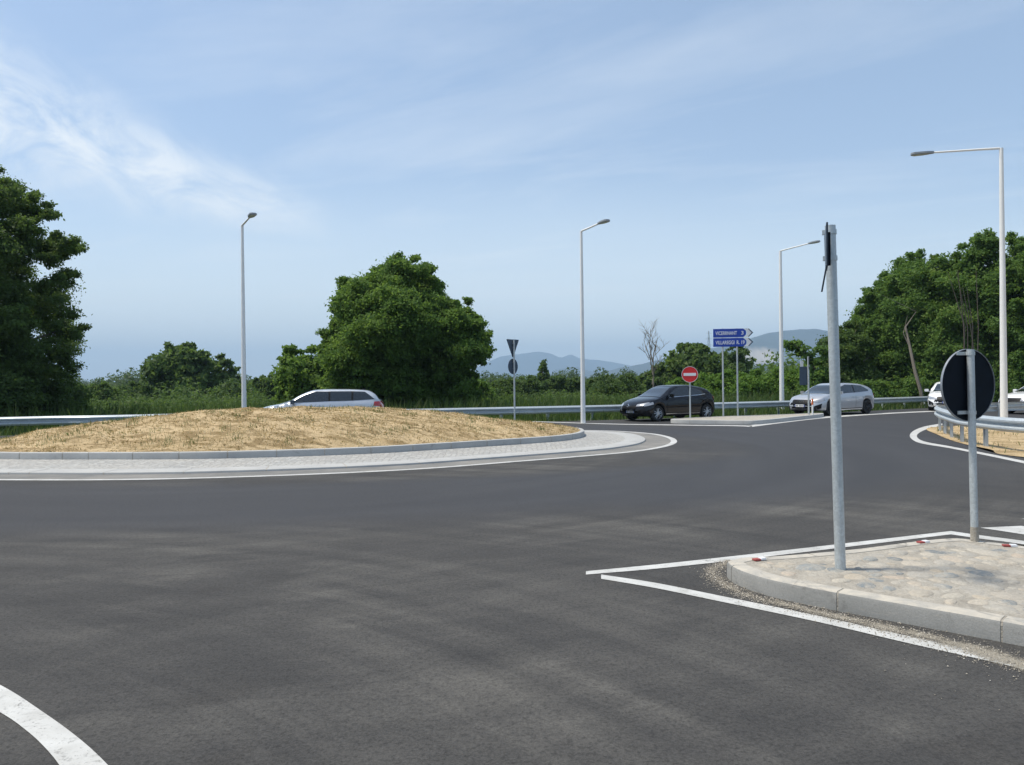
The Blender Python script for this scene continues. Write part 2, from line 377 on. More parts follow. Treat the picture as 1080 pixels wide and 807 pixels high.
def copy_tree(o, parent=None):
    c = o.copy(); COL.objects.link(c)
    if parent is not None: c.parent = parent
    for ch in list(o.children): copy_tree(ch, c)
    return c
def circ(r, n=40, a0=0.): return [(r*math.cos(a0+2*math.pi*k/n), r*math.sin(a0+2*math.pi*k/n)) for k in range(n)]

def catmull(P_, closed=False, per=12):
    P_ = [np.array(p, float) for p in P_]; n = len(P_); out = []
    for i in range(n if closed else n-1):
        p0 = P_[(i-1) % n] if closed or i > 0 else P_[0]*2-P_[1]
        p1 = P_[i]; p2 = P_[(i+1) % n]
        p3 = P_[(i+2) % n] if closed or i+2 < n else P_[-1]*2-P_[-2]
        for k in range(per):
            t = k/per
            out.append(.5*((2*p1)+(-p0+p2)*t+(2*p0-5*p1+4*p2-p3)*t*t+(-p0+3*p1-3*p2+p3)*t**3))
    if not closed: out.append(P_[-1])
    return np.array(out)
def resample(Q, step, closed=False):
    Q = np.asarray(Q, float)
    if closed: Q = np.vstack([Q, Q[:1]])
    d = np.r_[0, np.cumsum(np.linalg.norm(np.diff(Q, axis=0), axis=1))]
    n = max(2, int(round(d[-1]/step))); s = np.linspace(0, d[-1], n+1)
    out = np.c_[[np.interp(s, d, Q[:, k]) for k in range(Q.shape[1])]].T
    return out[:-1] if closed else out
def normals2(Q, closed=False):
    Q = np.asarray(Q)[:, :2]
    if closed: d = np.roll(Q, -1, 0)-np.roll(Q, 1, 0)
    else: d = np.gradient(Q, axis=0)
    d /= np.maximum(np.linalg.norm(d, axis=1, keepdims=True), 1e-9); return np.c_[-d[:, 1], d[:, 0]]
def area(Q): return .5*np.sum(Q[:, 0]*np.roll(Q[:, 1], -1)-np.roll(Q[:, 0], -1)*Q[:, 1])
def ccw(Q): Q = np.asarray(Q); return Q if area(Q) > 0 else Q[::-1]
def inward(Q, d):      # Q counter-clockwise closed; the left normal points inward
    return Q+normals2(Q, True)*d
def ribbon(name, Q, a, b, z, mat, closed=False, **k):
    """flat band between offsets a and b of path Q, at height z (or z function)"""
    n = normals2(Q, closed); A = Q[:, :2]+n*a; B = Q[:, :2]+n*b; m = len(Q)
    za, zb = z if isinstance(z, tuple) else (z, z)
    V = np.vstack([np.c_[A, np.full(m, za)], np.c_[B, np.full(m, zb)]])
    idx = np.arange(m if closed else m-1); j = (idx+1) % m
    Fc = np.c_[idx, j, j+m, idx+m]
    if (a < b) is False: Fc = Fc[:, ::-1]
    return mesh_np(name, V, Fc.copy(), mat, **k)
def sweep(Q, prof, closed=False, caps=True):
    """profile [(offset along left normal, z)] along path, returns verts, faces"""
    n = normals2(Q, closed); m = len(Q); k = len(prof); V = []
    for i in range(m):
        for (o, z) in prof: V.append((Q[i, 0]+n[i, 0]*o, Q[i, 1]+n[i, 1]*o, (Q[i, 2] if Q.shape[1] > 2 else 0)+z))
    Fc = []
    for i in range(m if closed else m-1):
        i2 = (i+1) % m
        for j in range(k):
            j2 = (j+1) % k; Fc.append((i*k+j, i2*k+j, i2*k+j2, i*k+j2))
    if caps and not closed: Fc.append(tuple(range(k))); Fc.append(tuple((m-1)*k+j for j in reversed(range(k))))
    return V, Fc
def kerb_blocks(name, Q, parent, h=.13, wd=.13, z0=0., block=1.0, gap=.014, closed=True, mat='kerb'):
    prof = [(0, -.06), (0, h-.028), (.008, h-.008), (.026, h), (wd, h), (wd, -.06)]
    prof = [(o, z+z0) for o, z in prof]
    Qf = resample(Q, .08, closed); m = len(Qf); step = max(1, int(block/.08)); mb = MB(); i = 0
    while i < m:
        j = min(i+step, m) if closed else min(i+step, m-1)
        seg = np.array([Qf[k % m] for k in range(i, j+1)])
        if len(seg) < 2: break
        d = seg[-1]-seg[-2]; seg = seg.copy(); seg[-1] = seg[-1]-d/np.linalg.norm(d)*gap
        V, Fc = sweep(seg, prof); mb.add(V, Fc); i = j
        if not closed and i >= m-1: break
    low = [(o+(.003 if o < .05 else -.003), z-.003) for o, z in prof]
    V, Fc = sweep(Qf, low, closed); jm = MB().add(V, Fc).build('joint_mortar', M['mortar'], parent)
    return mb.build(name, M[mat], parent, smooth=True)
def polysheet(name, Q, z, mat, parent=None):
    bm = bmesh.new(); vs = [bm.verts.new((p[0], p[1], z)) for p in Q]; f = bm.faces.new(vs)
    bmesh.ops.triangulate(bm, faces=[f], ngon_method='EAR_CLIP'); bmesh.ops.recalc_face_normals(bm, faces=bm.faces)
    if bm.faces and sum(f.normal.z for f in bm.faces) < 0: bmesh.ops.reverse_faces(bm, faces=bm.faces)
    me = bpy.data.meshes.new(name); bm.to_mesh(me); bm.free(); me.materials.append(mat)
    return link(bpy.data.objects.new(name, me), parent)
def inside(Pn, Q):
    x, y = Pn[:, 0], Pn[:, 1]; c = np.zeros(len(Pn), bool); n = len(Q)
    for i in range(n):
        x1, y1 = Q[i][0], Q[i][1]; x2, y2 = Q[(i+1) % n][0], Q[(i+1) % n][1]
        cond = ((y1 > y) != (y2 > y)); xi = (x2-x1)*(y-y1)/((y2-y1) if y2 != y1 else 1e-9)+x1
        c ^= cond & (x < xi)
    return c
def edge_dist(Pn, Q):
    Q = np.asarray(Q)[:, :2]; best = np.full(len(Pn), 1e9)
    for i in range(len(Q)):
        a = Q[i]; b = Q[(i+1) % len(Q)]; ab = b-a; t = np.clip(((Pn-a)@ab)/max(ab@ab, 1e-12), 0, 1)
        best = np.minimum(best, np.linalg.norm(Pn-(a+t[:, None]*ab), axis=1))
    return best
def sample_in(Q, n, seed_rng=None):
    r_ = seed_rng or rng; Q = np.asarray(Q)[:, :2]; lo, hi = Q.min(0), Q.max(0); out = np.zeros((0, 2))
    while len(out) < n:
        p = lo+r_.random((n*2, 2))*(hi-lo); out = np.vstack([out, p[inside(p, Q)]])
    return out[:n]

# ------------------------------------------------------------ rails first (their lines shape the verge)
def rail_pts(tops, ztop): 
    out = []
    for px, py in tops:
        a, b = ray(px, py); Y = (EYE-ztop)/b; out.append((a*Y, Y))
    return out
backrail = [(-42, 14.5), (-30, 20.3)]+rail_pts([(0, 440), (100, 438.2), (200, 436), (350, 433), (500, 430), (640, 427.2), (770, 424.2), (860, 421.8), (930, 419.6), (985, 417.8)], .60)+[(27.5, 45.5), (40, 51), (60, 60)]
backrail = resample(catmull(backrail, per=10), .25)
# ------------------------------------------------------------ ground and road
def ground_sheet():
    rad = [0, 20, 60, 120, 250, 500, 1000, 2500, 6000, 9600]; n = 96; V = [(0, 0, -.05)]; Fc = []
    for r_ in rad[1:]:
        for k in range(n):
            a = 2*math.pi*k/n; x, y = r_*math.cos(a), r_*math.sin(a)
            V.append((x, y, -.05))
    for k in range(n): Fc.append((0, 1+k, 1+(k+1) % n))
    for i in range(len(rad)-2):
        for k in range(n):
            a = 1+i*n+k; b = 1+i*n+(k+1) % n; Fc.append((a, a+n, b+n, b))
    return tag(mesh_np('ground', V, Fc, M['grass']), kind='structure')
ground_sheet()
bn = normals2(backrail); inner = backrail-bn*.75       # road side of the rail
# (left normal of a left-to-right path points away from the camera)
road = [tuple(p) for p in inner[::4]]+[(70, 62), (70, -12), (-48, -12), (-48, 11)]
tag(polysheet('road', road, 0., M['asphalt']), kind='structure')

# ------------------------------------------------------------ roundabout island
ISL = [(-8.9, 13.28), (-7.1, 13.12), (-5.5, 13.2), (-3.4, 13.65), (-1.6, 14.35), (0, 15.4), (1.4, 16.35), (2.7, 17.35), (3.7, 18.7), (4.25, 20.2),
       (4.4, 21.9), (4.1, 23.5), (3.0, 24.9), (1, 25.45), (-2, 24.9), (-6, 23.7), (-11, 22.2), (-14.6, 20.1), (-15.4, 17.3), (-13.8, 14.7), (-11.2, 13.6)]
ISL = ccw(resample(catmull(ISL, True, 10), .25, True))
tag(ribbon('road_marking', ISL, -.07, .09, .004, M['paint'], True), kind='structure')
tag(ribbon('gutter', ISL, .09, .82, .0045, M['gutter'], True), kind='structure')
rb = empty('roundabout_island', (0, 0, 0), label='oval roundabout island with straw covered mound inside kerb and pale sett ring', cat='roundabout island')
Q1 = inward(ISL, .75)
# pale concrete slabs laid as a ring with joints
kerb_blocks('slab_ring', Q1, rb, h=.045, wd=.55, block=1.5, gap=.02, mat='band')
ribbon('sett_ring', inward(ISL, 1.29), 0, 1.15, (.045, .115), M['setts'], True, parent=rb)
Q2 = resample(inward(ISL, 2.40), .2, True)
Q2 = resample(catmull([tuple(p) for p in Q2[::6]], True, 8), .2, True)
kerb_blocks('kerb', Q2, rb, gap=.02, h=.14, wd=.12, z0=.115, block=1.0, mat='band')
# mound
QM = inward(Q2, .11); nr, na = 46, len(QM); C0 = np.array((-5.6, 18.6)); V = [(C0[0], C0[1], 1.02)]
def pnoise(x, y, s=0.):
    return (np.sin(x*1.7+1.3*np.sin(y*1.1+s)+s)+np.sin(y*2.3+1.7*np.sin(x*.9-s)+2*s)+.6*np.sin(x*4.9+y*3.1+s)+.5*np.sin(x*-3.3+y*6.7+1.7*s))/3.1
def mound_h(p, t):      # t 0 centre, 1 rim
    x, y = p[..., 0], p[..., 1]
    f = (1-t**1.75)
    fade = np.clip((1-t)*9, 0, 1)
    return .235+.80*f+fade*(.05*pnoise(x, y)+.032*pnoise(x*2.1, y*4.1, 2.)+.020*pnoise(x*6, y*9, 4.))
for i in range(1, nr+1):
    t = (i/nr); p = C0+(QM-C0)*t; h = mound_h(p, np.full(na, t))+rng.normal(0, .006, na)*(t < .98)
    V += [tuple(q) for q in np.c_[p, h]]
Fc = [(0, 1+k, 1+(k+1) % na) for k in range(na)]
for i in range(nr-1):
    for k in range(na):
        a = 1+i*na+k; b = 1+i*na+(k+1) % na; Fc.append((a, a+na, b+na, b))
mound = mesh_np('mound', V, Fc, M['straw'], rb, smooth=True)
mound_bvh = BVHTree.FromPolygons([Vector(v) for v in V], Fc)

# blades / leaves as quads
def blades(name, base, h, wd, mat, lean=.5, parent=None, tint=None, **k):
    n = len(base); a = rng.random(n)*2*np.pi; l = rng.random(n)*lean
    hh = h*(.5+rng.random(n)) if np.isscalar(h) else h
    ww = wd*(.6+.8*rng.random(n)); d = np.c_[np.cos(a), np.sin(a), np.zeros(n)]; s_ = np.c_[-np.sin(a+.7), np.cos(a+.7), np.zeros(n)]
    mid = base+np.c_[d[:, :2]*(l*hh*.35)[:, None], hh*.55*np.cos(l*.6)]
    tip = base+np.c_[d[:, :2]*(l*hh*1.1)[:, None], hh*np.cos(np.minimum(l, 1.4))]
    V = np.stack([base-s_*ww[:, None]*.5, base+s_*ww[:, None]*.5, mid+s_*ww[:, None]*.35, tip, mid-s_*ww[:, None]*.35], 1).reshape(-1, 3)
    i0 = np.arange(n)*5
    Fq = np.stack([i0, i0+1, i0+2, i0+3, i0+4], 1)
    tt = np.repeat(rng.random(n) if tint is None else tint, 5)
    return tag(mesh_np(name, V, Fq, mat, parent, tint=tt), **k)
def on_mound(n, pts=None):
    p = sample_in(QM, n) if pts is None else pts; z = np.empty(len(p))
    for i, q in enumerate(p):
        h = mound_bvh.ray_cast(Vector((q[0], q[1], 5)), Vector((0, 0, -1)))[0]; z[i] = h.z-.01 if h else .2
    return np.c_[p, z]
pm = on_mound(52000)
keep = pnoise(pm[:, 0]*2.2, pm[:, 1]*4.5, 1.)+rng.normal(0, .5, len(pm)) > -.15
pm = pm[keep]
st_ = np.clip(.5+.55*pnoise(pm[:, 0]*1.1+pm[:, 1]*.2, pm[:, 1]*3.2, 3.)+rng.normal(0, .22, len(pm)), 0, 1)
blades('dry_straw', pm, .05, .012, M['strawblade'], 1.5, tint=st_, kind='stuff', label='dry yellow straw and mulch lying over the mound', cat='straw')
pw = on_mound(1, np.vstack([c_+rng.normal(0, .10, (26, 2)) for c_ in sample_in(inward(QM, .3), 150)]))
blades('sparse_weeds', pw, .10, .009, M['weed'], 1.0, kind='stuff', label='sparse green weed tufts sprouting on the straw mound', cat='weeds')

# ------------------------------------------------------------ near splitter island with cobbles
nose = [g(1190, 705), g(1080, 682), g(1000, 666.5), g(920, 651.5), g(860, 640), g(815, 630), g(788, 621.5), g(772, 614), g(766, 607)]
back = [g(770, 590.2, .13), g(783, 587.3, .13), g(800, 586.8, .13), g(830, 585, .13), g(900, 578.7, .13), g(960, 571, .13), g(992, 567.8, .13), g(1012, 567.3, .13), g(1030, 569.5, .13), g(1080, 575.5, .13), g(1150, 585.5, .13)]
NI = [np.array(p) for p in nose+back]
NI = catmull([tuple(p) for p in NI], False, 10)
NI = np.vstack([NI, [(7.5, 5.4), (7.2, 3.4)]])
NI = ccw(resample(NI, .05, True))
ti = empty('cobbled_traffic_island', label='near splitter island of river cobbles set in sandy mortar within concrete kerb', cat='traffic island')
kerb_blocks('kerb', NI, ti, h=.13, wd=.13, block=1.0)
NP_ = inward(NI, .125)
polysheet('paving', NP_[::2], .1262, M['mortar'], ti)
# stones
stones = []; tries = 0; SP = inward(NI, .21)
cand = sample_in(SP, 9000); cand = cand[(cand[:, 0] < 6.6)]
ed_ = edge_dist(cand, SP)
stages = [(.11, .135, 22), (.08, .11, 110), (.055, .08, 380), (.028, .055, 700)]
ci = 0
for lo_r, hi_r, cap in stages:
    tries = 0
    while len(stones) < cap and tries < 2600 and ci < len(cand)*4:
        p = cand[ci % len(cand)]; e = ed_[ci % len(cand)]; ci += 1; tries += 1
        r_ = random.uniform(lo_r, hi_r)
        if e < r_*.45: continue
        if all((p[0]-q[0])**2+(p[1]-q[1])**2 > (.90*(r_+q[2]))**2 for q in stones): stones.append((p[0], p[1], r_))
V = []; Fc = []; T = []
for (x, y, r_) in stones:
    a = random.random()*3.14; ax = r_*(.8+.45*random.random()); ay = r_*(.62+.3*random.random()); hh = .004+.017*random.random()**1.4*min(1, r_/.08); tv = random.random(); tv = tv if r_ < .07 or tv > .3 else (tv if random.random() < .8 else .05)
    o = len(V); nn = 14; V.append((x, y, 0.1262+hh)); T.append(tv); ph = random.random()*6
    for k_, (rr, zz) in enumerate(((.45, .90), (.78, .55), (.95, .12), (1.03, -.4))):
        for q in range(nn):
            th = 2*math.pi*q/nn; wv = 1+.07*math.sin(3*th+ph)+.04*math.sin(5*th+2*ph)
            u_, v_ = ax*rr*wv*math.cos(th), ay*rr*wv*math.sin(th)
            V.append((x+u_*math.cos(a)-v_*math.sin(a), y+u_*math.sin(a)+v_*math.cos(a), 0.1262+hh*zz)); T.append(tv)
    for q in range(nn): Fc.append((o, o+1+q, o+1+(q+1) % nn))
    for k_ in range(3):
        for q in range(nn):
            A = o+1+k_*nn+q; B = o+1+k_*nn+(q+1) % nn; Fc.append((A, A+nn, B+nn, B))
mesh_np('cobbles', V, Fc, M['pebble'], ti, tint=T, smooth=True)['kind'] = 'stuff'
# red and white reflectors on the kerb's far edge
for i, (px, py) in enumerate(((800, 589.5), (973, 571.3), (1064, 575))):
    x, y = g(px, py, .14)
    r_ = empty('kerb_reflector', (x, y, .130), R((20, 17, -12)[i]), cat='reflector', group='red and white reflectors on the cobbled island kerb',
               label=('small red and white reflector on kerb just left of the tall bent sign pole', 'small red and white reflector at the far corner of the cobbled island kerb', 'small red and white reflector on kerb right of the round sign post')[i])
    MB().box((-.02, 0, .007), (.055, .05, .014)).build('red_face', M['dullred'], r_, bevel=.003)
    MB().box((.035, 0, .009), (.050, .05, .018)).build('white_face', M['signwhite'], r_, bevel=.003)

# sand and grit washed along the near kerb
path = [g(1200, 741), g(1080, 702), g(990, 676), g(910, 657), g(840, 641), g(790, 629), g(757, 612), g(752, 601), g(770, 592)]
pth = resample(catmull(path, False, 8), .05); nn_ = normals2(pth); m_ = len(pth); rows = 7
Wd = np.interp(np.arange(m_)/m_, [0, .3, .6, .85, 1], [.26, .18, .12, .08, .05]); V = []; T = []
for j in range(rows):
    s_ = j/(rows-1)*2-1; V += [tuple(q) for q in np.c_[pth[:, :2]+nn_*(s_*Wd)[:, None], np.full(m_, .0052)]]
    T += list(np.full(m_, 1-abs(s_)**1.5)*np.interp(np.arange(m_)/m_, [0, .02, .5, .9, 1], [0, 1, .9, .6, 0]))
idx = np.arange(m_-1); Fc = []
for j in range(rows-1):
    for i in idx: Fc.append((j*m_+i, j*m_+i+1, (j+1)*m_+i+1, (j+1)*m_+i))
tag(mesh_np('sand_drift', V, Fc, M['sand'], tint=T), kind='stuff', label='pale sand and grit washed along the near kerb of the cobbled island', cat='sand')
# loose grit
ng = 9000; ii = rng.integers(0, m_, ng); off = rng.normal(0, .45, ng)*Wd[ii]*(1+(rng.random(ng) < .05)*1.8)
gp = pth[ii, :2]+nn_[ii]*off[:, None]+rng.normal(0, .02, (ng, 2)); gs = .0018+.0042*rng.random(ng)**2.5
ok = ~inside(gp, NI); gp = gp[ok]; gs = gs[ok]; ng = len(gp)
octa = np.array([(1, 0, 0), (0, 1, 0), (-1, 0, 0), (0, -1, 0), (0, 0, 1)], float)
V = np.c_[gp, np.full(ng, .005)][:, None, :]+octa[None]*gs[:, None, None]*(.7+.6*rng.random((ng, 5, 1)))
i0 = np.arange(ng)*5; Fc = np.concatenate([np.stack([i0+a, i0+(a+1) % 4, i0+4], 1) for a in range(4)])
mg = m_leaf('grit', (.10, .095, .085), (.30, .27, .22), (.50, .47, .42), 0., .9)
tag(mesh_np('loose_grit', V.reshape(-1, 3), Fc, mg, tint=np.repeat(rng.random(ng), 5)), kind='stuff', label='loose grit and small stones along the cobbled island kerb', cat='grit')

# ------------------------------------------------------------ road markings
def line(pts, wd, name='road_marking', per=8, z=.004):
    Q = catmull(pts, False, per); n = normals2(Q)
    Q = resample(Q, .1); return tag(ribbon(name, Q, -wd/2, wd/2, z, M['paint']), kind='structure')
def strip(A, B):
    """band between two traced edges"""
    A = resample(catmull(A, False, 8), .1); n = len(A); B = catmull(B, False, 8)
    d = np.r_[0, np.cumsum(np.linalg.norm(np.diff(B, axis=0), axis=1))]; s_ = np.linspace(0, d[-1], n)
    B = np.c_[np.interp(s_, d, B[:, 0]), np.interp(s_, d, B[:, 1])]
    V = np.vstack([np.c_[A, np.full(n, .004)], np.c_[B, np.full(n, .004)]]); i = np.arange(n-1)
    return tag(mesh_np('road_marking', V, np.c_[i, i+1, i+1+n, i+n], M['paint']), kind='structure')
strip([g(-140, 680), g(-60, 698), g(0, 723), g(50, 755), g(85, 781), g(113, 807), g(150, 850), g(185, 915), g(200, 990)],
      [g(-140, 702), g(-60, 722), g(0, 752), g(30, 773), g(48, 790), g(62, 807), g(88, 848), g(108, 912), g(115, 990)])
strip([g(618, 603), g(700, 595), g(800, 584), g(900, 572.5), g(1003, 560.5)], [g(618, 606.5), g(700, 599.5), g(800, 588.5), g(900, 576.5), g(1003, 564)])
strip([g(1003, 560.5), g(1030, 564.5), g(1080, 571), g(1180, 586)], [g(1003, 564), g(1030, 568), g(1080, 574.6), g(1180, 590)])
strip([g(634, 606.5), g(690, 615), g(760, 629), g(860, 649.5), g(960, 672), g(1080, 698.5), g(1230, 735)],
      [g(634, 611), g(690, 620.5), g(760, 635), g(860, 656), g(960, 679.5), g(1080, 706.5), g(1230, 745)])
for quad in ([(1034, 557), (1077, 555), (1150, 566), (1112, 569)], [(1077, 547.5), (1120, 546), (1200, 556), (1160, 558)], [(1128, 539), (1168, 538), (1250, 547), (1208, 549)]):
    tag(polysheet('road_marking', ccw(np.array([g(*q) for q in quad])), .004, M['paint']), kind='structure')
# line round the right verge
strip([g(994, 446.8), g(977, 449.5), g(964.5, 454), g(959.5, 459.5), g(964, 465), g(975, 468.5), g(1000, 472.6), g(1030, 478.5), g(1080, 489), g(1200, 516)],
      [g(994, 448.8), g(980, 452), g(970.5, 456), g(967, 459.8), g(970, 463.8), g(980, 467), g(1002, 470.9), g(1030, 476.3), g(1080, 486.3), g(1200, 512)])
# line ahead of the far splitter island and along the exit
strip([g(560, 444.9), g(640, 447.5), g(720, 448.9), g(775, 449.6), g(793, 450.4)], [g(560, 444.3), g(640, 446.9), g(720, 448.1), g(775, 448.7), g(793, 449.2)])
strip([g(793, 450.4), g(830, 445.6), g(870, 441.2), g(930, 437), g(985, 434.3), g(1040, 432)], [g(788, 449), g(830, 443.6), g(870, 439.6), g(930, 435.9), g(985, 433.4), g(1040, 431.4)])

# ------------------------------------------------------------ far splitter island
FI = [(6.0, 29.15), (6.15, 28.75), (6.6, 28.4), (7.6, 27.9), (8.5, 27.5), (9.0, 27.75), (10, 28.8), (11.4, 30.4), (12.8, 32.0), (13.3, 32.9), (12.9, 33.1), (11.5, 32.3), (9.6, 31.5), (8.6, 31.1), (7.2, 30.25), (6.3, 29.6)]
FI = ccw(resample(catmull(FI, True, 6), .08, True))
fi = empty('far_traffic_island', label='far sandy topped splitter island under the blue direction sign', cat='traffic island')
kerb_blocks('kerb', FI, fi, h=.15, wd=.14, block=1.0, mat='band')
polysheet('paving', inward(FI, .13)[::2], .14, M['mortar'], fi)

# ------------------------------------------------------------ right verge
VG = [g(989, 458.8), g(1000, 463.5), g(1016, 468.5), g(1045, 474.5), g(1080, 482.5), (12.5, 11.5), (30, 9), (48, 18), (44, 31), (30, 29.4), (24, 28.3), (18.5, 27.0), (14.8, 25.6), (13.1, 24.3)]
VG = ccw(resample(catmull(VG, True, 6), .3, True))
gx, gy = np.meshgrid(np.arange(10, 48, .4), np.arange(9, 32, .4)); 
polysheet('verge_soil', VG, .010, M['straw'])['kind'] = 'structure'
pv = sample_in(VG, 9000); pv = pv[pv[:, 0] < 30]
msk = pnoise(pv[:, 0]*1.3, pv[:, 1]*1.3, 5.)+rng.normal(0, .3, len(pv)) > .18
blades('verge_weeds', np.c_[pv[msk], np.full(msk.sum(), .02)], .13, .015, M['grassblade'], .9, kind='stuff', label='patchy weeds on the sandy verge behind the right guardrail', cat='weeds')
blades('verge_straw', np.c_[pv[~msk], np.full((~msk).sum(), .02)], .05, .015, M['strawblade'], 1.5, kind='stuff', label='dry straw on the sandy verge behind the right guardrail', cat='straw')

# ------------------------------------------------------------ guardrails
WP = [(.0, .155), (.03, .150), (.055, .118), (.083, .098), (.083, .062), (.045, .035), (.004, .012), (.004, -.012), (.045, -.035), (.083, -.062), (.083, -.098), (.055, -.118), (.03, -.150), (.0, -.155)]
def guardrail(label, Q, ztop, side, spacing, zbase=-.05, group='steel guardrails round the junction'):
    t = empty('guardrail', (Q[0][0], Q[0][1], 0), label=label, cat='guardrail', group=group)
    Q = np.asarray(Q)-np.array([Q[0][0], Q[0][1]]); zc = ztop-.155
    prof = [(side*o, z+zc) for o, z in WP]+[(side*(o-.006), z+zc) for o, z in WP[::-1]]
    V, Fc = sweep(Q, prof); MB().add(V, Fc).build('beam', M['rail'], t, smooth=True)
    n = normals2(Q); d = np.r_[0, np.cumsum(np.linalg.norm(np.diff(Q, axis=0), axis=1))]
    base = None
    for s_ in np.arange(spacing*.5, d[-1], spacing):
        i = int(np.searchsorted(d, s_)); i = min(i, len(Q)-1); p = Q[i]-n[i]*side*.07
        a = math.atan2(n[i][1], n[i][0])
        if base is None:
            mb = MB(); h = ztop-zbase-.03      # C-section post
            mb.box((0, .0, h/2), (.008, .11, h)); mb.box((.03, .055, h/2), (.06, .008, h)); mb.box((.03, -.055, h/2), (.06, .008, h)); mb.box((.055, 0, h-.13), (.05, .09, .20))
            base = mb.build('post', M['rail'], t)
            o = base
        else:
            o = base.copy(); COL.objects.link(o); o.parent = t
        o.location = (p[0], p[1], zbase); o.rotation_euler = (0, 0, a+(math.pi if side < 0 else 0))
    return t
guardrail('long galvanised guardrail running behind the roundabout and the parked line of cars', backrail, .60, -1, 2.0)
rr_ = rail_pts([(1080, 441.4), (1056, 439.9), (1033, 437.8), (1010, 435.2), (995, 432.8)], .72)
frail = [(34, 31.5), (25, 29.3), (20, 28.1), (16.8, 27.0), (14.4, 25.5), (13.05, 23.6)]+[rr_[3], rr_[2], rr_[1], rr_[0], (11.2, 14.6), (11.9, 11.5), (13.5, 8)]
frail = resample(catmull(frail, False, 8), .2)
guardrail('galvanised guardrail bent round the sandy verge at the right', frail, .72, -1, 1.5)

# ------------------------------------------------------------ street lamps
def lamp(x, y, h, arm, label, r0=.09):
    t = empty('street_lamp', (x, y, 0), label=label, cat='street lamp', group='tall pale street lamps round the junction')
    MB().tube([(0, 0, -.1), (0, 0, h*.5), (0, 0, h)], [r0, r0*.76, r0*.52], 16).build('pole', M['lamp'], t, smooth=True)
    ax, ay = arm; L = math.hypot(ax, ay); dx, dy = ax/L, ay/L
    MB().tube([(0, 0, h-.10), (dx*.05, dy*.05, h+.0), (dx*.6, dy*.6, h+.02), (dx*(L-.45), dy*(L-.45), h+.06)], [.038, .038, .034, .030], 10).build('arm', M['lamp'], t, smooth=True)
    a = math.atan2(dy, dx); hd = MB()
    poly = [(-.34, -.05), (-.34, .05), (-.1, .12), (.25, .13), (.33, .06), (.33, -.06), (.25, -.13), (-.1, -.12)]
    u = Vector((dx, dy, 0)); v = Vector((-dy, dx, 0)); c = Vector((dx*(L-.25), dy*(L-.25), h+.06))
    hd.prism(poly, (0, 0, .07), c, u, v)
    ho = hd.build('lamp_head', M['lamphead'], t, bevel=.012)
    MB().prism([(p[0]*.7+.05, p[1]*.75) for p in poly], (0, 0, .012), c-Vector((0, 0, .043)), u, v).build('lens', M['lens'], ho)
    MB().box((0, -.0, .45), (.012, r0*2.04, .3)).build('hatch', M['lamp'], t)
    return t
def lampat(px, pytop, Y, h, arm, label, r0=.09):
    a, b = ray(px, pytop); lamp(a*Y, Y, h, arm, label, r0)
lampat(255.5, 240, 28.6, 7.55, (.95, -1.6), 'leftmost street lamp rising beyond the straw mound', .095)
lampat(613, 245, 29.6, 7.4, (.80, -1.6), 'street lamp between the round tree and the black car', .095)
lampat(823, 265, 38.2, 8.0, (1.0, -2.2), 'street lamp behind the guardrail next to the blue direction sign', .12)
lampat(1056, 157, 24, 8.75, (-2.35, .75), 'tallest street lamp, on the verge at the right, its arm pointing left', .11)

# ------------------------------------------------------------ signs
def leanpole(t, h, r_, lean=(0, 0), mat='galv', z0=0.):
    return MB().tube([(0, 0, z0), (lean[0]*h*.5, lean[1]*h*.5, z0+h*.5), (lean[0]*h, lean[1]*h, z0+h)], r_, 20).build('pole', M[mat], t, smooth=True)
def clamp(t, c, r_, mat='galv', d=(0, -1), reach=.05):
    mb = MB(); mb.tube([(c[0], c[1], c[2]-.018), (c[0], c[1], c[2]+.018)], r_+.006, 16)
    mb.box((c[0]+d[0]*(r_+reach/2), c[1]+d[1]*(r_+reach/2), c[2]), (.03, reach, .034), math.atan2(d[1], d[0])-math.pi/2)
    return mb.build('clamp', M[mat], t)
# tall leaning pole with an edge-on triangle
x, y = g(886.5, 600, .13)
t = empty('triangular_sign', (x, y, .10), label='edge-on triangular sign with a bent corner on the tall leaning pole in the cobbled island', cat='road sign')
pr = .039; H1 = 2.66; lean = (-.0195, .0)
leanpole(t, H1, pr, lean)
vd = Vector((x-.03, y, 0)).normalized()            # line of sight: the plate lies nearly along it
sidev = Vector((vd.y, -vd.x, 0))
pn = (vd+sidev*-.035).normalized(); nrm = Vector((pn.y, -pn.x, 0))
topc = Vector((lean[0]*H1, 0, H1-.05)); cc = topc-nrm*.034-pn*.30-Vector((0, 0, .075))
mb = MB()      # point-down triangle: bent near the lower corner
th = .012
tri = [(-.30, .04), (.30, .04), (.15, -.24), (-.15, -.24)]
mb.prism(tri, nrm*th, cc+nrm*-.004, pn, (-.010, 0, 1))
mb.prism([(-.15, 0), (.15, 0), (.02, -.17), (-.02, -.17)], nrm*th, cc+nrm*-.004-Vector((.0024, 0, .2402)), pn, Vector((0, 0, 1))+nrm*.18)
mb.build('sign_plate', M['signdk'], t)
mb = MB(); mb.box(cc+nrm*.016+Vector((0, 0, -.10)), (.018, .04, .24), math.atan2(nrm.y, nrm.x)); mb.build('stiffener', M['signback'], t)
for dz in (.05, .25): clamp(t, (lean[0]*(H1-dz), 0, H1-dz), pr, d=(-nrm.x, -nrm.y), reach=.02)
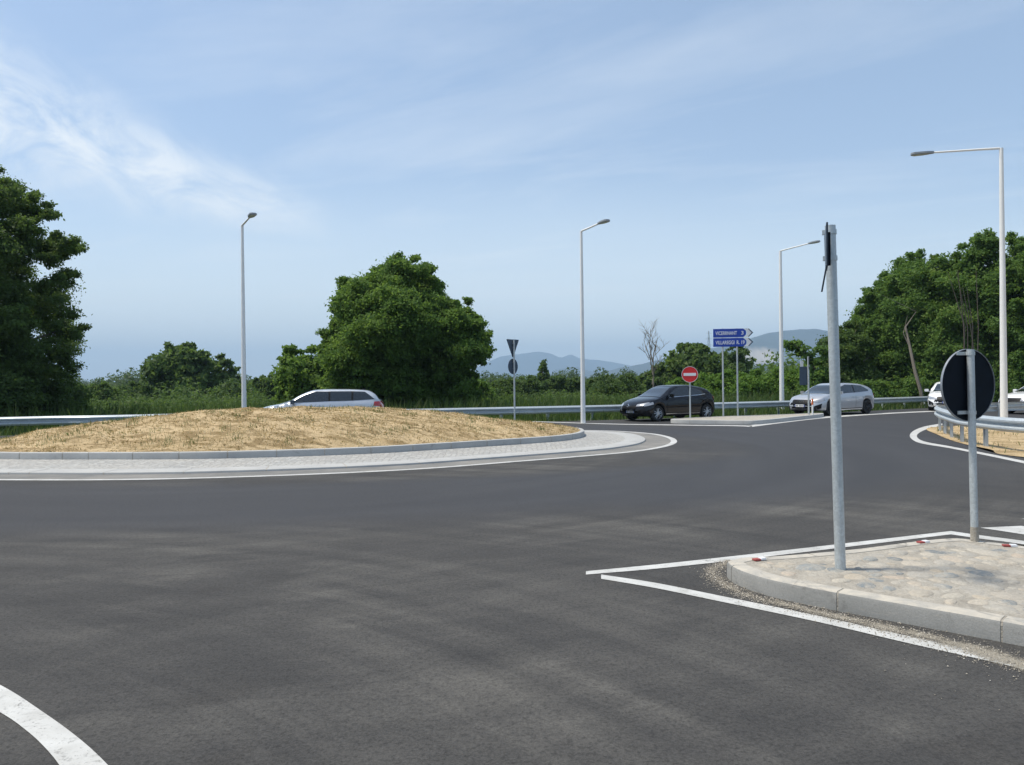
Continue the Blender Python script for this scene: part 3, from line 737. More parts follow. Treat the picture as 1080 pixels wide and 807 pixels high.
# round sign seen from behind
x, y = g(1028, 571, .13)
t = empty('round_sign', (x, y, .10), label='round road sign seen from its black back on a short galvanised post at the right', cat='road sign')
r2 = .031; H2 = 1.735; leanpole(t, H2, r2, (-.012, 0))
MB().tube([(0, 0, -.0), (0, 0, .16)], r2+.003, 20).build('post_foot', M['mortar'], t, smooth=True)
fa = R(43+31); vd = Vector((x, y, 0)).normalized(); ang = math.atan2(vd.y, vd.x)+R(51)
fn = Vector((math.cos(ang), math.sin(ang), 0)); fu = Vector((-fn.y, fn.x, 0)); zc = 1.42
c = Vector((-.012*zc, 0, zc))+fn*(r2+.018)+fu*-.02
MB().prism(circ(.318, 72), fn*.006, c, fu, (0, 0, 1)).build('disc', M['signback'], t)
rim = MB()
V = []; N_ = 72
for k in range(N_):
    a = 2*math.pi*k/N_; e = fu*math.cos(a)+Vector((0, 0, 1))*math.sin(a)
    for (r_, o) in ((.318, -.012), (.322, -.012), (.322, .008), (.318, .008)): V.append(c+e*r_+fn*o)
Fc = []
for k in range(N_):
    for j in range(4): Fc.append((k*4+j, ((k+1) % N_)*4+j, ((k+1) % N_)*4+(j+1) % 4, k*4+(j+1) % 4))
MB().add(V, Fc).build('rim', M['signedge'], t)
MB().box(c-fn*.016, (.020, .045, .52), ang).build('stiffener', M['black'], t)
for dz in (1.175, 1.70):
    mb = MB(); mb.tube([(-.012*dz, 0, dz-.016), (-.012*dz, 0, dz+.016)], r2+.006, 16)
    q = Vector((-.012*dz, 0, dz))+fn*.035; mb.box(q+fu*.045, (.012, .16, .03), ang); mb.build('clamp', M['galv'], t)

# no-entry sign
Y = 29.9; px_ = at(728, 441, Y); x = px_[0]
t = empty('no_entry_sign', (x, Y, .14), label='red round no entry sign with white bar in front of the black car', cat='road sign')
leanpole(t, 1.78, .03, (0, 0)); fd = Vector((-x, -Y, 0)).normalized(); fu = Vector((-fd.y, fd.x, 0)); fu = -fu if fu.x < 0 else fu
c = Vector((0, 0, 1.70))+fd*.05
MB().prism(circ(.31, 48), fd*.012, c, fu, (0, 0, 1)).build('disc', M['signred'], t)
MB().prism([(-.235, -.055), (.235, -.055), (.235, .055), (-.235, .055)], fd*.006, c+fd*.010, fu, (0, 0, 1)).build('bar', M['signwhite'], t)
rg = MB(); V = []
for k in range(48):
    a = 2*math.pi*k/48; e = fu*math.cos(a)+Vector((0, 0, 1))*math.sin(a)
    for r_ in (.298, .312): V.append(c+e*r_+fd*.0085)
    for r_ in (.312, .298): V.append(c+e*r_+fd*.0)
MB().add(V, [(k*4+j, ((k+1) % 48)*4+j, ((k+1) % 48)*4+(j+1) % 4, k*4+(j+1) % 4) for k in range(48) for j in range(4)]).build('edge', M['signwhite'], t)

# blue direction sign
def textmesh(name, s_, size, mat, parent, origin, ux, nrm, width=None):
    cu = bpy.data.curves.new(name, 'FONT'); cu.body = s_; cu.size = size; cu.extrude = .003; cu.offset = size*.018
    o = bpy.data.objects.new(name, cu); COL.objects.link(o)
    dg = bpy.context.evaluated_depsgraph_get(); me = bpy.data.meshes.new_from_object(o.evaluated_get(dg)); bpy.data.objects.remove(o)
    xs = [v.co.x for v in me.vertices]; k = width/(max(xs)-min(xs)) if width else 1
    for v in me.vertices:
        p = Vector(origin)+Vector(ux)*((v.co.x-min(xs))*k)+Vector((0, 0, 1))*v.co.y+Vector(nrm)*v.co.z; v.co = p
    me.materials.clear(); me.materials.append(mat); return link(bpy.data.objects.new(name, me), parent)
Y = 31.3; A = at(752.3, 366.5, Y); B = at(792, 347, Y)
t = empty('direction_sign', (at(770, 440, Y)[0], Y, .14), label='blue arrow shaped direction sign with two panels on twin posts', cat='road sign')
ox = t.location.x; z0 = A[2]-.14+.02
fd = Vector((-ox*.6, -Y, 0)).normalized(); fu = Vector((-fd.y, fd.x, 0)); fu = -fu if fu.x < 0 else fu
x1 = at(762.6, 366, Y)[0]-ox; x2 = at(777.8, 366, Y)[0]-ox
for xx in (x1, x2):
    MB().tube([(xx, .06, 0), (xx, .06, z0+.75)], .034, 12).build('post', M['galv'], t, smooth=True)
xl = A[0]-ox; Wb = B[0]-A[0]; hp = .345
for i, (txt, num) in enumerate((('VILLAREGGI', 'R. 19'), ('VICERRNANT', '3'))):
    zb = z0+i*(hp+.035); o_ = Vector((xl+(.0), 0, zb))
    body = Wb-.26
    p = MB().prism([(0, 0), (body-.10, 0), (body, hp*.25), (body+.02, hp/2), (body, hp*.75), (body-.10, hp), (0, hp)], fd*.03, o_, fu, (0, 0, 1)).build('panel', M['signblue'], t)
    MB().prism([(body-.085, 0), (body+.10, .0), (Wb+.02, hp/2), (body+.10, hp), (body-.085, hp), (body+.03, hp*.72), (body+.045, hp/2), (body+.03, hp*.28)], fd*.028, o_+fd*.0, fu, (0, 0, 1)).build('arrow_tip', M['signwhite'], p)
    mb = MB(); o2 = o_+fd*.017
    mb.prism([(Wb-.02, hp/2-.01), (Wb+.03, hp/2), (body+.11, hp+.004), (body+.095, hp-.03)], fd*.006, o2, fu, (0, 0, 1))
    mb.prism([(Wb-.02, hp/2+.01), (Wb+.03, hp/2), (body+.11, -.004), (body+.095, .03)], fd*.005, o2, fu, (0, 0, 1)); mb.build('arrow_outline', M['signdk'], p)
    textmesh('lettering', txt, .205, M['signwhite'], p, o_+fd*.018+fu*.09+Vector((0, 0, .10)), fu, fd, body*(.66 if i else .58))
    textmesh('distance', num, .205, M['signwhite'], p, o_+fd*.018+fu*(body*.86 if i else body*.72)+Vector((0, 0, .10)), fu, fd, body*(.07 if i else .24))
MB().prism([(0, 0), (Wb-.28, 0), (Wb-.28, .022), (0, .022)], fd*.02, Vector((xl, 0, z0+hp+.0065)), fu, (0, 0, 1)).build('spacer_bar', M['signwhite'], t)

# give-way triangle over disc, seen from the back, beyond the mound
Y = 29.6; x, _, zt = at(542, 358, Y)
t = empty('stacked_sign', (x, Y, -.03), label='slate backed triangle above a disc on one post beyond the mound', cat='road sign')
leanpole(t, zt+.0, .033, (0, 0)); a = R(52); fu = Vector((math.cos(a), math.sin(a), 0)); fn = Vector((-fu.y, fu.x, 0))
c = Vector((0, 0, zt-.33))+fn*.06
MB().prism([(-.38, .34), (-.36, .36), (.36, .36), (.38, .34), (.02, -.33), (-.02, -.33)], fn*.012, c, fu, (0, 0, 1)).build('triangle_plate', M['signdk'], t)
MB().prism(circ(.30, 40), fn*.012, c-Vector((0, 0, .68)), fu, (0, 0, 1)).build('disc_plate', M['signdk'], t)
for dz in (.12, .3, .85, 1.1): clamp(t, (0, 0, zt-dz), .033, d=(fn.x, fn.y))

# thin sign post in front of the silver hatchback
Y = 31.8; x = at(853, 434, Y)[0]; zt = at(853, 376, Y)[2]
t = empty('marker_sign', (x, Y, .14), label='thin sign post with dark narrow panel in front of the silver hatchback', cat='road sign')
leanpole(t, zt-.14, .036, (0, 0))
MB().prism([(-.36, .14), (.36, .14), (0, -.40)], (0.02, 0, 0), (.03, .0, zt-.32), (.40, 1, 0), (0, 0, 1)).build('triangle_plate', M['signdk'], t)
MB().prism([(-.34, -.40), (.0, -.40), (.0, .36), (-.34, .36)], (0, .014, 0), (-.02, .05, zt-.92), (1, .12, 0), (0, 0, 1)).build('dark_panel', M['signdk'], t)
MB().prism([(-.06, -.14), (.06, -.14), (.06, .14), (-.06, .14)], (0, .012, 0), (-.25, .05, zt-.45), (1, 0, 0), (0, 0, 1)).build('small_plate', M['lamp'], t)
t = empty('marker_post', (at(857, 434, 31.5)[0], 31.5, .14), label='short orange and grey marker post on the far traffic island', cat='marker post')
MB().tube([(0, 0, 0), (0, 0, .72)], .035, 10).build('post', M['lamp'], t, smooth=True)
MB().tube([(0, 0, .42), (0, 0, .66)], .038, 10).build('band', M['orange'], t, smooth=True)
# ------------------------------------------------------------ cars
def cubic(pts, x):
    """monotone-ish smooth interpolation through (x, y) pairs"""
    xs = [p[0] for p in pts]; ys = [p[1] for p in pts]
    if x <= xs[0]: return ys[0]
    if x >= xs[-1]: return ys[-1]
    i = int(np.searchsorted(xs, x))-1; h = xs[i+1]-xs[i]; t = (x-xs[i])/h
    d = [(ys[k+1]-ys[k])/(xs[k+1]-xs[k]) for k in range(len(xs)-1)]
    def m(k):
        if k == 0: return d[0]
        if k == len(d): return d[-1]
        if d[k-1]*d[k] <= 0: return 0
        return 2*d[k-1]*d[k]/(d[k-1]+d[k])
    a, b = m(i)*h, m(i+1)*h
    return ys[i]*(2*t**3-3*t*t+1)+a*(t**3-2*t*t+t)+ys[i+1]*(-2*t**3+3*t*t)+b*(t**3-t*t)
def make_car(name, label, paint, top, belt, xf, xr, W2, win, rr_=.315, glow=None, group='cars on the roundabout roads', kind='hatch', front='slim', rimm='rim'):
    """x runs from the nose (+) to the tail (-), origin midway between axles; top / belt: [(x, z)] ascending"""
    t = empty(name, (0, 0, 0), label=label, cat='car', group=group)
    x0, x1 = top[0][0], top[-1][0]; xs = sorted(set([x0+.004, x0+.02, x0+.05, x0+.1, x1-.1, x1-.05, x1-.02, x1-.004]+list(np.arange(x0+.15, x1-.12, .05))))
    Rw = rr_+.045; NV = 29; rows = []
    def sec(x):
        zt = cubic(top, x); zb_ = .20
        for xa in (xf, xr):
            if abs(x-xa) < Rw: zb_ = max(zb_, .0+rr_+math.sqrt(Rw*Rw-(x-xa)**2))
        e0 = (x-x0)/(x1-x0); end = min(1., min(x-x0, x1-x)/.40); wy = W2*(1-.20*(1-end)**2.2)
        zb = min(cubic(belt, x), zt-.05); dz = max(0., zt-zb); k = min(1, max(0, (dz-.10)/.28)); k = k*k*(3-2*k)
        zb_ = min(zb_, zb-.12)
        if zb_ < .3: zb_ = .20+.12*(1-end)**2
        sh = wy*.985
        roofw = wy*(1-.25*k*min(1, dz/.5)) 
        Pn = [(0, zb_), (wy-.14, zb_), (wy-.035, zb_+.035), (wy-.012, zb_+(zb-zb_)*.28), (wy, zb_+(zb-zb_)*.58), (wy-.02, zb-.05), (sh-.05, zb+.005*k)]
        ya = (sh-.075)*(1-k)+(roofw-.02)*k; za = (zb+dz*.55)*(1-k)+(zt-.085)*k
        yb = wy*.66*(1-k)+(roofw-.13)*k; zb2 = (zt-.018)*(1-k)+(zt-.022)*k
        Pn += [((sh-.05+ya)/2+.008*k, (zb+za)/2), (ya, za), (yb, zb2), (yb*.5, zt-.004), (0, zt)]
        s_ = catmull(Pn, False, 8); s_ = resample(s_, 1e9 if False else np.sum(np.linalg.norm(np.diff(s_, axis=0), axis=1))/(NV-1))
        return s_[:NV] if len(s_) >= NV else np.vstack([s_, s_[-1:]])
    S = [sec(x) for x in xs]; V = []; m = len(xs)
    for side in (1, -1):
        for x, s_ in zip(xs, S):
            bowf = max(0, (x-(x1-.9))/.9); bowr = max(0, ((x0+.5)-x)/.5)
            for (y, z) in s_:
                q = (abs(y)/W2)**2.4
                xx = x-.26*bowf*q+.12*bowr*q
                V.append((xx, y*side, z))
    Fc = []
    for sd_ in (0, 1):
        o = sd_*m*NV
        for i in range(m-1):
            for j in range(NV-1):
                a = o+i*NV+j; q = (a, a+NV, a+NV+1, a+1); Fc.append(q if sd_ else q[::-1])
    for i in (0, m-1):
        for j in range(NV-1):
            a = i*NV+j; b = m*NV+i*NV+j; Fc.append((a, b, b+1, a+1))
    body = mesh_np('body', V, Fc, paint, t)
    bm = bmesh.new(); bm.from_mesh(body.data); bmesh.ops.remove_doubles(bm, verts=bm.verts, dist=.002); bmesh.ops.recalc_face_normals(bm, faces=bm.faces)
    tree = BVHTree.FromBMesh(bm); bm.to_mesh(body.data); bm.free()
    body.data.polygons.foreach_set('use_smooth', np.ones(len(body.data.polygons), dtype=bool)); body.data.set_sharp_from_angle(angle=R(42))
    def patch(nm, lo, hi, axis, mat, parent, side=1, off=.006, n=18, k=6, thick=.0):
        """band between curves lo and hi: axis 'y' -> (x, z) outlines cast from the side; 'x' -> (y, z) cast from the front (side=1) or rear; 'z' -> (x,y) from above"""
        V = []; ok_ = True; lo = resample(np.array(lo, float), 1e9) if False else np.array(lo, float); hi = np.array(hi, float)
        def par(Q):
            d = np.r_[0, np.cumsum(np.linalg.norm(np.diff(Q, axis=0), axis=1))]; s_ = np.linspace(0, d[-1], n); return np.c_[np.interp(s_, d, Q[:, 0]), np.interp(s_, d, Q[:, 1])]
        A, B = par(lo), par(hi); last = None
        for i in range(n):
            for j in range(k):
                p = A[i]*(1-j/(k-1))+B[i]*(j/(k-1))
                if axis == 'y': o = Vector((p[0], side*3, p[1])); d = Vector((0, -side, 0))
                elif axis == 'x': o = Vector((side*5, p[0], p[1])); d = Vector((-side, 0, 0))
                else: o = Vector((p[0], p[1], 4)); d = Vector((0, 0, -1))
                h = tree.ray_cast(o, d)
                if h[0] is None: q = last if last is not None else Vector((p[0], side*W2*.9, p[1]))
                else:
                    nn__ = h[1]; nn__ = nn__ if nn__.dot(d) < 0 else -nn__
                    q = h[0]+nn__*off-d*.002
                last = q; V.append(tuple(q))
        Fc = [(i*k+j, (i+1)*k+j, (i+1)*k+j+1, i*k+j+1) for i in range(n-1) for j in range(k-1)]
        o = mesh_np(nm, V, Fc, mat, parent, smooth=True); return o
    # windows
    for sd_ in (1, -1):
        for (lo, hi) in win['side']: patch('side_window', lo, hi, 'y', M['glass'], t, sd_, n=36, k=10)
        for (lo, hi) in win.get('pillars', []): patch('window_pillar', lo, hi, 'y', M['black'], t, sd_, off=.005, n=6, k=8)
        if win.get('trim'): patch('window_trim', win['trim'][0], win['trim'][1], 'y', M['chrome'], t, sd_, off=.010, n=24, k=3)
        patch('sill_trim', [(xr+Rw+.05, .275), (xf-Rw-.05, .275)], [(xr+Rw+.05, .31), (xf-Rw-.05, .31)], 'y', M[win.get('sill', 'black')], t, sd_, off=.008, n=10, k=3)
        for dx in win['handles']: MB().box((dx, sd_*(W2-.005), win['hz']), (.17, .03, .025)).build('door_handle', paint if win.get('sill') != 'chrome' else M['black'], t, bevel=.008)
        # door shut lines
        for dx in win['doors']: patch('door_gap', [(dx-.006, .33), (dx-.006, win['hz']+.04)], [(dx+.006, .33), (dx+.006, win['hz']+.04)], 'y', M['black'], t, sd_, off=.003, n=12, k=2)
        # mirror
        mx = win['mirror']; mb = MB(); mb.box((mx[0], sd_*(W2-.02), mx[1]-.03), (.06, .14, .03)); mb.box((mx[0]+.02, sd_*(W2+.10), mx[1]+.02), (.11, .19, .13))
        mb.build('mirror', win.get('mirmat', paint), t, bevel=.025, smooth=True)
        # head and tail lamps
        hl = win['head']; patch('headlight', [(sd_*y, z) for y, z in hl[0]], [(sd_*y, z) for y, z in hl[1]], 'x', M['headl'], t, 1, off=.008, n=10, k=5)
        hs = win['headside']; patch('headlight', hs[0], hs[1], 'y', M['headl'], t, sd_, off=.008, n=10, k=5)
        tl = win['tail']; patch('tail_light', tl[0], tl[1], 'y', M['taill'], t, sd_, off=.008, n=10, k=5)
        tr_ = win['tailr']; patch('tail_light', [(sd_*y, z) for y, z in tr_[0]], [(sd_*y, z) for y, z in tr_[1]], 'x', M['taill'], t, -1, off=.008, n=10, k=5)
        fi_ = win['fog']; patch('side_intake', [(sd_*y, z) for y, z in fi_[0]], [(sd_*y, z) for y, z in fi_[1]], 'x', M['black'], t, 1, off=.006, n=10, k=4)
    ws = win['wind']; patch('windscreen', [(ws[0], -W2*.80), (ws[0], W2*.80)], [(ws[1], -W2*.60), (ws[1], W2*.60)], 'z', M['glass'], t, off=.006, n=20, k=12)
    rs = win['rear']; patch('rear_window', [(-W2*.66, rs[0]), (W2*.66, rs[0])], [(-W2*.56, rs[1]), (W2*.56, rs[1])], 'x', M['glass'], t, -1, off=.006, n=16, k=6)
    gr = win['grille']; patch('grille', gr[0], gr[1], 'x', M['black'], t, 1, off=.008, n=16, k=6)
    if win.get('lower'): patch('lower_intake', win['lower'][0], win['lower'][1], 'x', M['black'], t, 1, off=.007, n=16, k=5)
    if win.get('chromebar'): patch('bumper_trim', win['chromebar'][0], win['chromebar'][1], 'x', M['chrome'], t, 1, off=.012, n=16, k=3)
    pz = win['platez']; h = tree.ray_cast(Vector((5, 0, pz)), Vector((-1, 0, 0)))[0]; xp = h.x if h else x1
    pl = MB().box((xp+.014, 0, pz), (.012, .50, .11)).build('number_plate', M['plate'], t)
    for s_ in (-1, 1): MB().box((xp+.021, s_*.235, pz), (.004, .028, .108)).build('plate_band', M['signblue'], pl)
    for k_ in range(7):
        if k_ != 2: MB().box((xp+.0215, -.17+.056*k_, pz), (.003, .024, .060)).build('plate_character', M['black'], pl)
    h = tree.ray_cast(Vector((5, 0, win['embz'])), Vector((-1, 0, 0)))[0]; xe = (h.x if h else x1)+.014
    if win.get('emb') == 'diamond':
        mb = MB(); 
        for (a, b) in (((0, .095), (.06, 0)), ((.06, 0), (0, -.095)), ((0, -.095), (-.06, 0)), ((-.06, 0), (0, .095))):
            mb.tube([(xe, a[0], win['embz']+a[1]), (xe, b[0], win['embz']+b[1])], .014, 6)
        mb.build('emblem', M['chrome'], t)
    elif win.get('emb') == 'rings':
        mb = MB()
        for k_ in range(4):
            yc = -.105+.07*k_; mb.tube([(xe, yc+.044*math.cos(a), win['embz']+.044*math.sin(a)) for a in np.linspace(0, 2*math.pi, 17)], .007, 5, False)
        mb.build('emblem', M['chrome'], t)
    # antenna fin
    xa = x0+.75; h = tree.ray_cast(Vector((xa, 0, 4)), Vector((0, 0, -1)))[0]
    if h: MB().prism([(-.07, 0), (.09, 0), (-.05, .06), (-.07, .06)], (0, .03, 0), h, (1, 0, 0), (0, 0, 1)).build('antenna', M['black'], t)
    # floor and wells
    fl = MB(); fl.box(((x0+x1)/2, 0, .30), (x1-x0-.5, 2*W2-.50, .20)); fl.box(((xf+xr)/2, 0, .52), (xf-xr+.9, 2*W2-.52, .36)); fl.build('underbody', M['black'], t)
    # wheels
    for xa in (xf, xr):
        for sd_ in (1, -1):
            yc = sd_*(W2-.115); wh = MB(); prof = [(rr_*.66, -.10), (rr_*.92, -.105), (rr_, -.07), (rr_, .07), (rr_*.92, .105), (rr_*.66, .10), (rr_*.64, .0)]
            n_ = 40; Vw = []; Fw = []
            for k_ in range(n_):
                a = 2*math.pi*k_/n_
                for (r_, o) in prof: Vw.append((xa+r_*math.cos(a), yc+o, rr_+r_*math.sin(a)))
            kk = len(prof)
            for k_ in range(n_):
                for j in range(kk): Fw.append((k_*kk+j, ((k_+1) % n_)*kk+j, ((k_+1) % n_)*kk+(j+1) % kk, k_*kk+(j+1) % kk))
            wh.add(Vw, Fw); wo = wh.build('wheel', M['tyre'], t, smooth=True)
            MB().tube([(xa, yc+sd_*.00, rr_), (xa, yc+sd_*.055, rr_)], rr_*.66, 32).build('rim_back', M['rimdark'], wo)
            rm = MB(); yo = yc+sd_*.085
            for k_ in range(5):
                for da in (-.16, .16):
                    a = 2*math.pi*k_/5+.3; p0 = (xa+.04*math.cos(a+da*3), yo+sd_*.008, rr_+.04*math.sin(a+da*3)); p1 = (xa+rr_*.66*math.cos(a+da*1.3), yo, rr_+rr_*.66*math.sin(a+da*1.3))
                    rm.tube([p0, p1], [.022, .016], 6)
            rm.tube([(xa+rr_*.675*math.cos(a), yo, rr_+rr_*.675*math.sin(a)) for a in np.linspace(0, 2*math.pi, 33)], .013, 6, False)
            rm.tube([(xa, yo-sd_*.03, rr_), (xa, yo+sd_*.02, rr_)], .045, 12); rm.build('rim', M[rimm], wo, smooth=True)
    # seats seen dimly through the glass are left dark: glass is opaque-tinted
    return t
def park(t, fx, fy, heading, near_side, W2, xf, drop=0.):
    """put the near front wheel at (fx, fy), car pointing along heading"""
    f = Vector((math.cos(heading), math.sin(heading), 0)); l = Vector((-f.y, f.x, 0))
    o = Vector((fx, fy, 0))-f*xf-l*(W2-.1)*near_side; t.location = (o.x, o.y, drop); t.rotation_euler = (0, 0, heading)

clio_top = [(-1.93, .62), (-1.90, .80), (-1.82, .96), (-1.66, 1.10), (-1.36, 1.285), (-.95, 1.385), (-.45, 1.435), (.05, 1.425), (.40, 1.33), (.80, 1.10), (1.12, .965), (1.5, .89), (1.85, .78), (2.03, .66), (2.10, .54), (2.12, .42)]
clio_belt = [(-1.93, .50), (-1.8, .92), (-1.3, .985), (0, .93), (.9, .88), (1.2, .84), (1.7, .72), (2.0, .58), (2.12, .40)]
clio = make_car('black_car', 'black hatchback waiting left of the blue direction sign, chrome strip along its sill', M['pblack'], clio_top, clio_belt, 1.29, -1.29, .89, dict(
    side=[([(-.42, .975), (.78, .93)], [(-.42, 1.34), (.0, 1.345), (.30, 1.26), (.78, .96)]), ([(-1.12, 1.04), (-.48, .985)], [(-1.12, 1.17), (-.85, 1.27), (-.48, 1.33)])],
    trim=([(-1.22, 1.04), (-.9, 1.005), (.80, .925)], [(-1.22, 1.060), (-.9, 1.023), (.80, .943)]),
    doors=[-.46, .82], handles=[-.28, -.95], hz=.84, sill='chrome', mirror=(.66, .99), mirmat=M['pblack'],
    head=([(.42, .60), (.80, .62)], [(.42, .68), (.80, .76)]), headside=([(1.50, .68), (1.86, .60)], [(1.50, .775), (1.86, .69)]),
    tail=([(-1.88, .82), (-1.62, .86)], [(-1.84, .95), (-1.62, .96)]), tailr=([(.40, .82), (.80, .82)], [(.40, .94), (.74, .94)]),
    fog=([(.54, .34), (.78, .34)], [(.54, .46), (.80, .50)]), wind=(1.06, .36), rear=(1.08, 1.30),
    grille=([(-.42, .50), (.42, .50)], [(-.46, .62), (.46, .62)]), lower=([(-.50, .27), (.50, .27)], [(-.56, .40), (.56, .40)]), chromebar=([(-.62, .245), (.62, .245)], [(-.62, .265), (.62, .265)]),
    platez=.375, embz=.60, emb='diamond'))
park(clio, 5.70, 30.35, math.pi+R(29), 1, .89, 1.29)

a3_top = [(-2.08, .60), (-2.05, .82), (-1.93, 1.02), (-1.72, 1.20), (-1.38, 1.345), (-.9, 1.41), (-.35, 1.435), (.10, 1.42), (.50, 1.31), (.95, 1.06), (1.25, .955), (1.7, .885), (2.02, .76), (2.18, .62), (2.23, .50), (2.25, .40)]
a3_belt = [(-2.08, .50), (-1.95, .92), (-1.4, .985), (0, .95), (1.0, .88), (1.3, .85), (1.85, .74), (2.1, .58), (2.25, .38)]
audi_kw = dict(
    side=[([(-.40, .99), (.88, .95)], [(-.40, 1.335), (.05, 1.345), (.42, 1.25), (.88, .965)]), ([(-1.46, 1.05), (-.46, .99)], [(-1.46, 1.10), (-1.05, 1.30), (-.46, 1.34)])], pillars=[([(-.47, .99), (-.39, .99)], [(-.47, 1.338), (-.39, 1.336)])],
    trim=None, doors=[-.44, .92, -1.15], handles=[-.25, -1.0], hz=.80, mirror=(.76, .98), mirmat=M['psilver'],
    head=([(.48, .56), (.80, .60)], [(.48, .65), (.82, .72)]), headside=([(1.68, .66), (1.98, .58)], [(1.68, .745), (1.98, .68)]),
    tail=([(-2.02, .80), (-1.72, .84)], [(-1.98, .93), (-1.72, .94)]), tailr=([(.36, .80), (.82, .80)], [(.36, .92), (.76, .92)]),
    fog=([(.62, .27), (.84, .32)], [(.64, .42), (.86, .54)]), wind=(1.20, .46), rear=(1.06, 1.26),
    grille=([(-.44, .27), (.44, .27)], [(-.60, .48), (-.50, .70), (.50, .70), (.60, .48)]), lower=None,
    platez=.44, embz=.62, emb='rings')
audi = make_car('silver_hatchback', 'silver hatchback behind the far traffic island, partly hidden by the tall leaning pole', M['psilver'], a3_top, a3_belt, 1.31, -1.31, .90, audi_kw, rr_=.325, rimm='rimdark')
park(audi, 13.95, 33.85, math.pi+R(31), 1, .90, 1.31)

wag_top = [(-2.18, .62), (-2.15, .86), (-2.02, 1.08), (-1.80, 1.30), (-1.55, 1.395), (-.9, 1.435), (-.3, 1.44), (.15, 1.42), (.55, 1.30), (1.02, 1.05), (1.35, .955), (1.8, .87), (2.1, .74), (2.24, .60), (2.29, .42)]
wag_belt = [(-2.18, .50), (-2.05, .97), (-1.4, 1.02), (0, .99), (1.0, .89), (1.4, .86), (1.9, .72), (2.2, .54), (2.29, .38)]
wag_kw = dict(audi_kw); wag_kw.update(
    side=[([(-.30, 1.03), (.94, .99)], [(-.30, 1.355), (.10, 1.36), (.45, 1.26), (.94, 1.005)]), ([(-1.06, 1.04), (-.36, 1.03)], [(-1.06, 1.355), (-.36, 1.36)]), ([(-1.84, 1.08), (-1.12, 1.045)], [(-1.62, 1.25), (-1.50, 1.335), (-1.12, 1.352)])], pillars=[([(-.37, 1.03), (-.29, 1.03)], [(-.37, 1.357), (-.29, 1.357)]), ([(-1.13, 1.043), (-1.05, 1.04)], [(-1.13, 1.353), (-1.05, 1.355)])],
    doors=[-.33, 1.02, -1.2], handles=[-.12, -.95], wind=(1.30, .50), mirror=(.84, 1.0), mirmat=M['signdk'],
    tail=([(-2.14, .82), (-1.78, .86)], [(-2.08, 1.01), (-1.82, 1.0)]), head=([(.48, .56), (.80, .60)], [(.48, .65), (.82, .70)]), headside=([(1.75, .64), (2.05, .56)], [(1.75, .73), (2.05, .66)]), rear=(1.08, 1.32))
wag = make_car('silver_estate', 'silver blue estate car passing behind the straw covered mound', M['psilverblue'], wag_top, wag_belt, 1.34, -1.34, .90, wag_kw, rr_=.32)
wag.location = (-6.6, 26.6, 0); wag.rotation_euler = (0, 0, math.pi+R(9))

wk = dict(audi_kw); wk['mirmat'] = M['pwhite']; wk['emb'] = None
wa = make_car('white_car', 'white car glimpsed in the gap left of the black sign back', M['pwhite'], a3_top, a3_belt, 1.31, -1.31, .90, wk, rr_=.325, group='white cars queuing at the right')
wa.location = (22.0, 38.6, 0); wa.rotation_euler = (0, 0, math.pi+R(58))
wb = copy_tree(wa); wb['label'] = 'white car at the right edge beyond the tall street lamp'
wb.location = (23.7, 33.9, 0); wb.rotation_euler = (0, 0, math.pi+R(14))
# ------------------------------------------------------------ vegetation
def leafquads(Cn, size, out, droop=.3):
    """folded leaf quads at centres Cn, facing roughly along `out`"""
    n = len(Cn); nrm = out*.7+rng.normal(0, .75, (n, 3)); nrm[:, 2] += .35; nrm /= np.linalg.norm(nrm, axis=1, keepdims=True)
    a = np.cross(nrm, rng.normal(0, 1, (n, 3))); a /= np.maximum(np.linalg.norm(a, axis=1, keepdims=True), 1e-6); b = np.cross(nrm, a)
    s_ = size*(.55+.9*rng.random((n, 1)))
    tip = Cn+a*s_; base = Cn-a*s_; l = Cn+b*s_*.55-nrm*s_*.22; r_ = Cn-b*s_*.55-nrm*s_*.22
    return np.stack([base, l, tip, r_], 1).reshape(-1, 3)
def crown(name, lobes, leaf, per, mat, parent, clump=.26, z_min=-.2, tintshift=0.):
    """lobes (x, y, z, rx, rz): leaf clumps over each lobe's shell"""
    Cs = []; Ns = []; Ts = []
    for (x, y, z, r_, rz) in lobes:
        k = max(6, int(26*(r_/1.2)**1.2)); u = rng.normal(0, 1, (k, 3)); u /= np.linalg.norm(u, axis=1, keepdims=True)
        rad = .40+.72*rng.random((k, 1))**.7
        cc = np.array([x, y, z])+u*rad*np.array([r_, r_, rz]); n_ = max(4, int(per*(r_**1.6)/k)); cr = clump*r_*(.6+.9*rng.random((k, 1, 1)))+.06
        p = cc[:, None, :]+rng.normal(0, 1, (k, n_, 3))*np.array([.75, .75, .5])*cr
        ctint = rng.random((k, 1))*.55
        o = p-np.array([x, y, z]); o /= np.maximum(np.linalg.norm(o, axis=2, keepdims=True), 1e-6)
        Cs.append(p.reshape(-1, 3)); Ns.append(o.reshape(-1, 3)); Ts.append((ctint+rng.random((k, n_))*.45).ravel())
    Cn = np.vstack(Cs); On = np.vstack(Ns); T = np.clip(np.concatenate(Ts)+tintshift, 0, 1)
    ok = Cn[:, 2] > z_min; Cn, On, T = Cn[ok], On[ok], T[ok]
    V = leafquads(Cn, leaf, On); i0 = np.arange(len(Cn))*4
    return mesh_np(name, V, np.stack([i0, i0+1, i0+2, i0+3], 1), mat, parent, tint=np.repeat(T, 4))
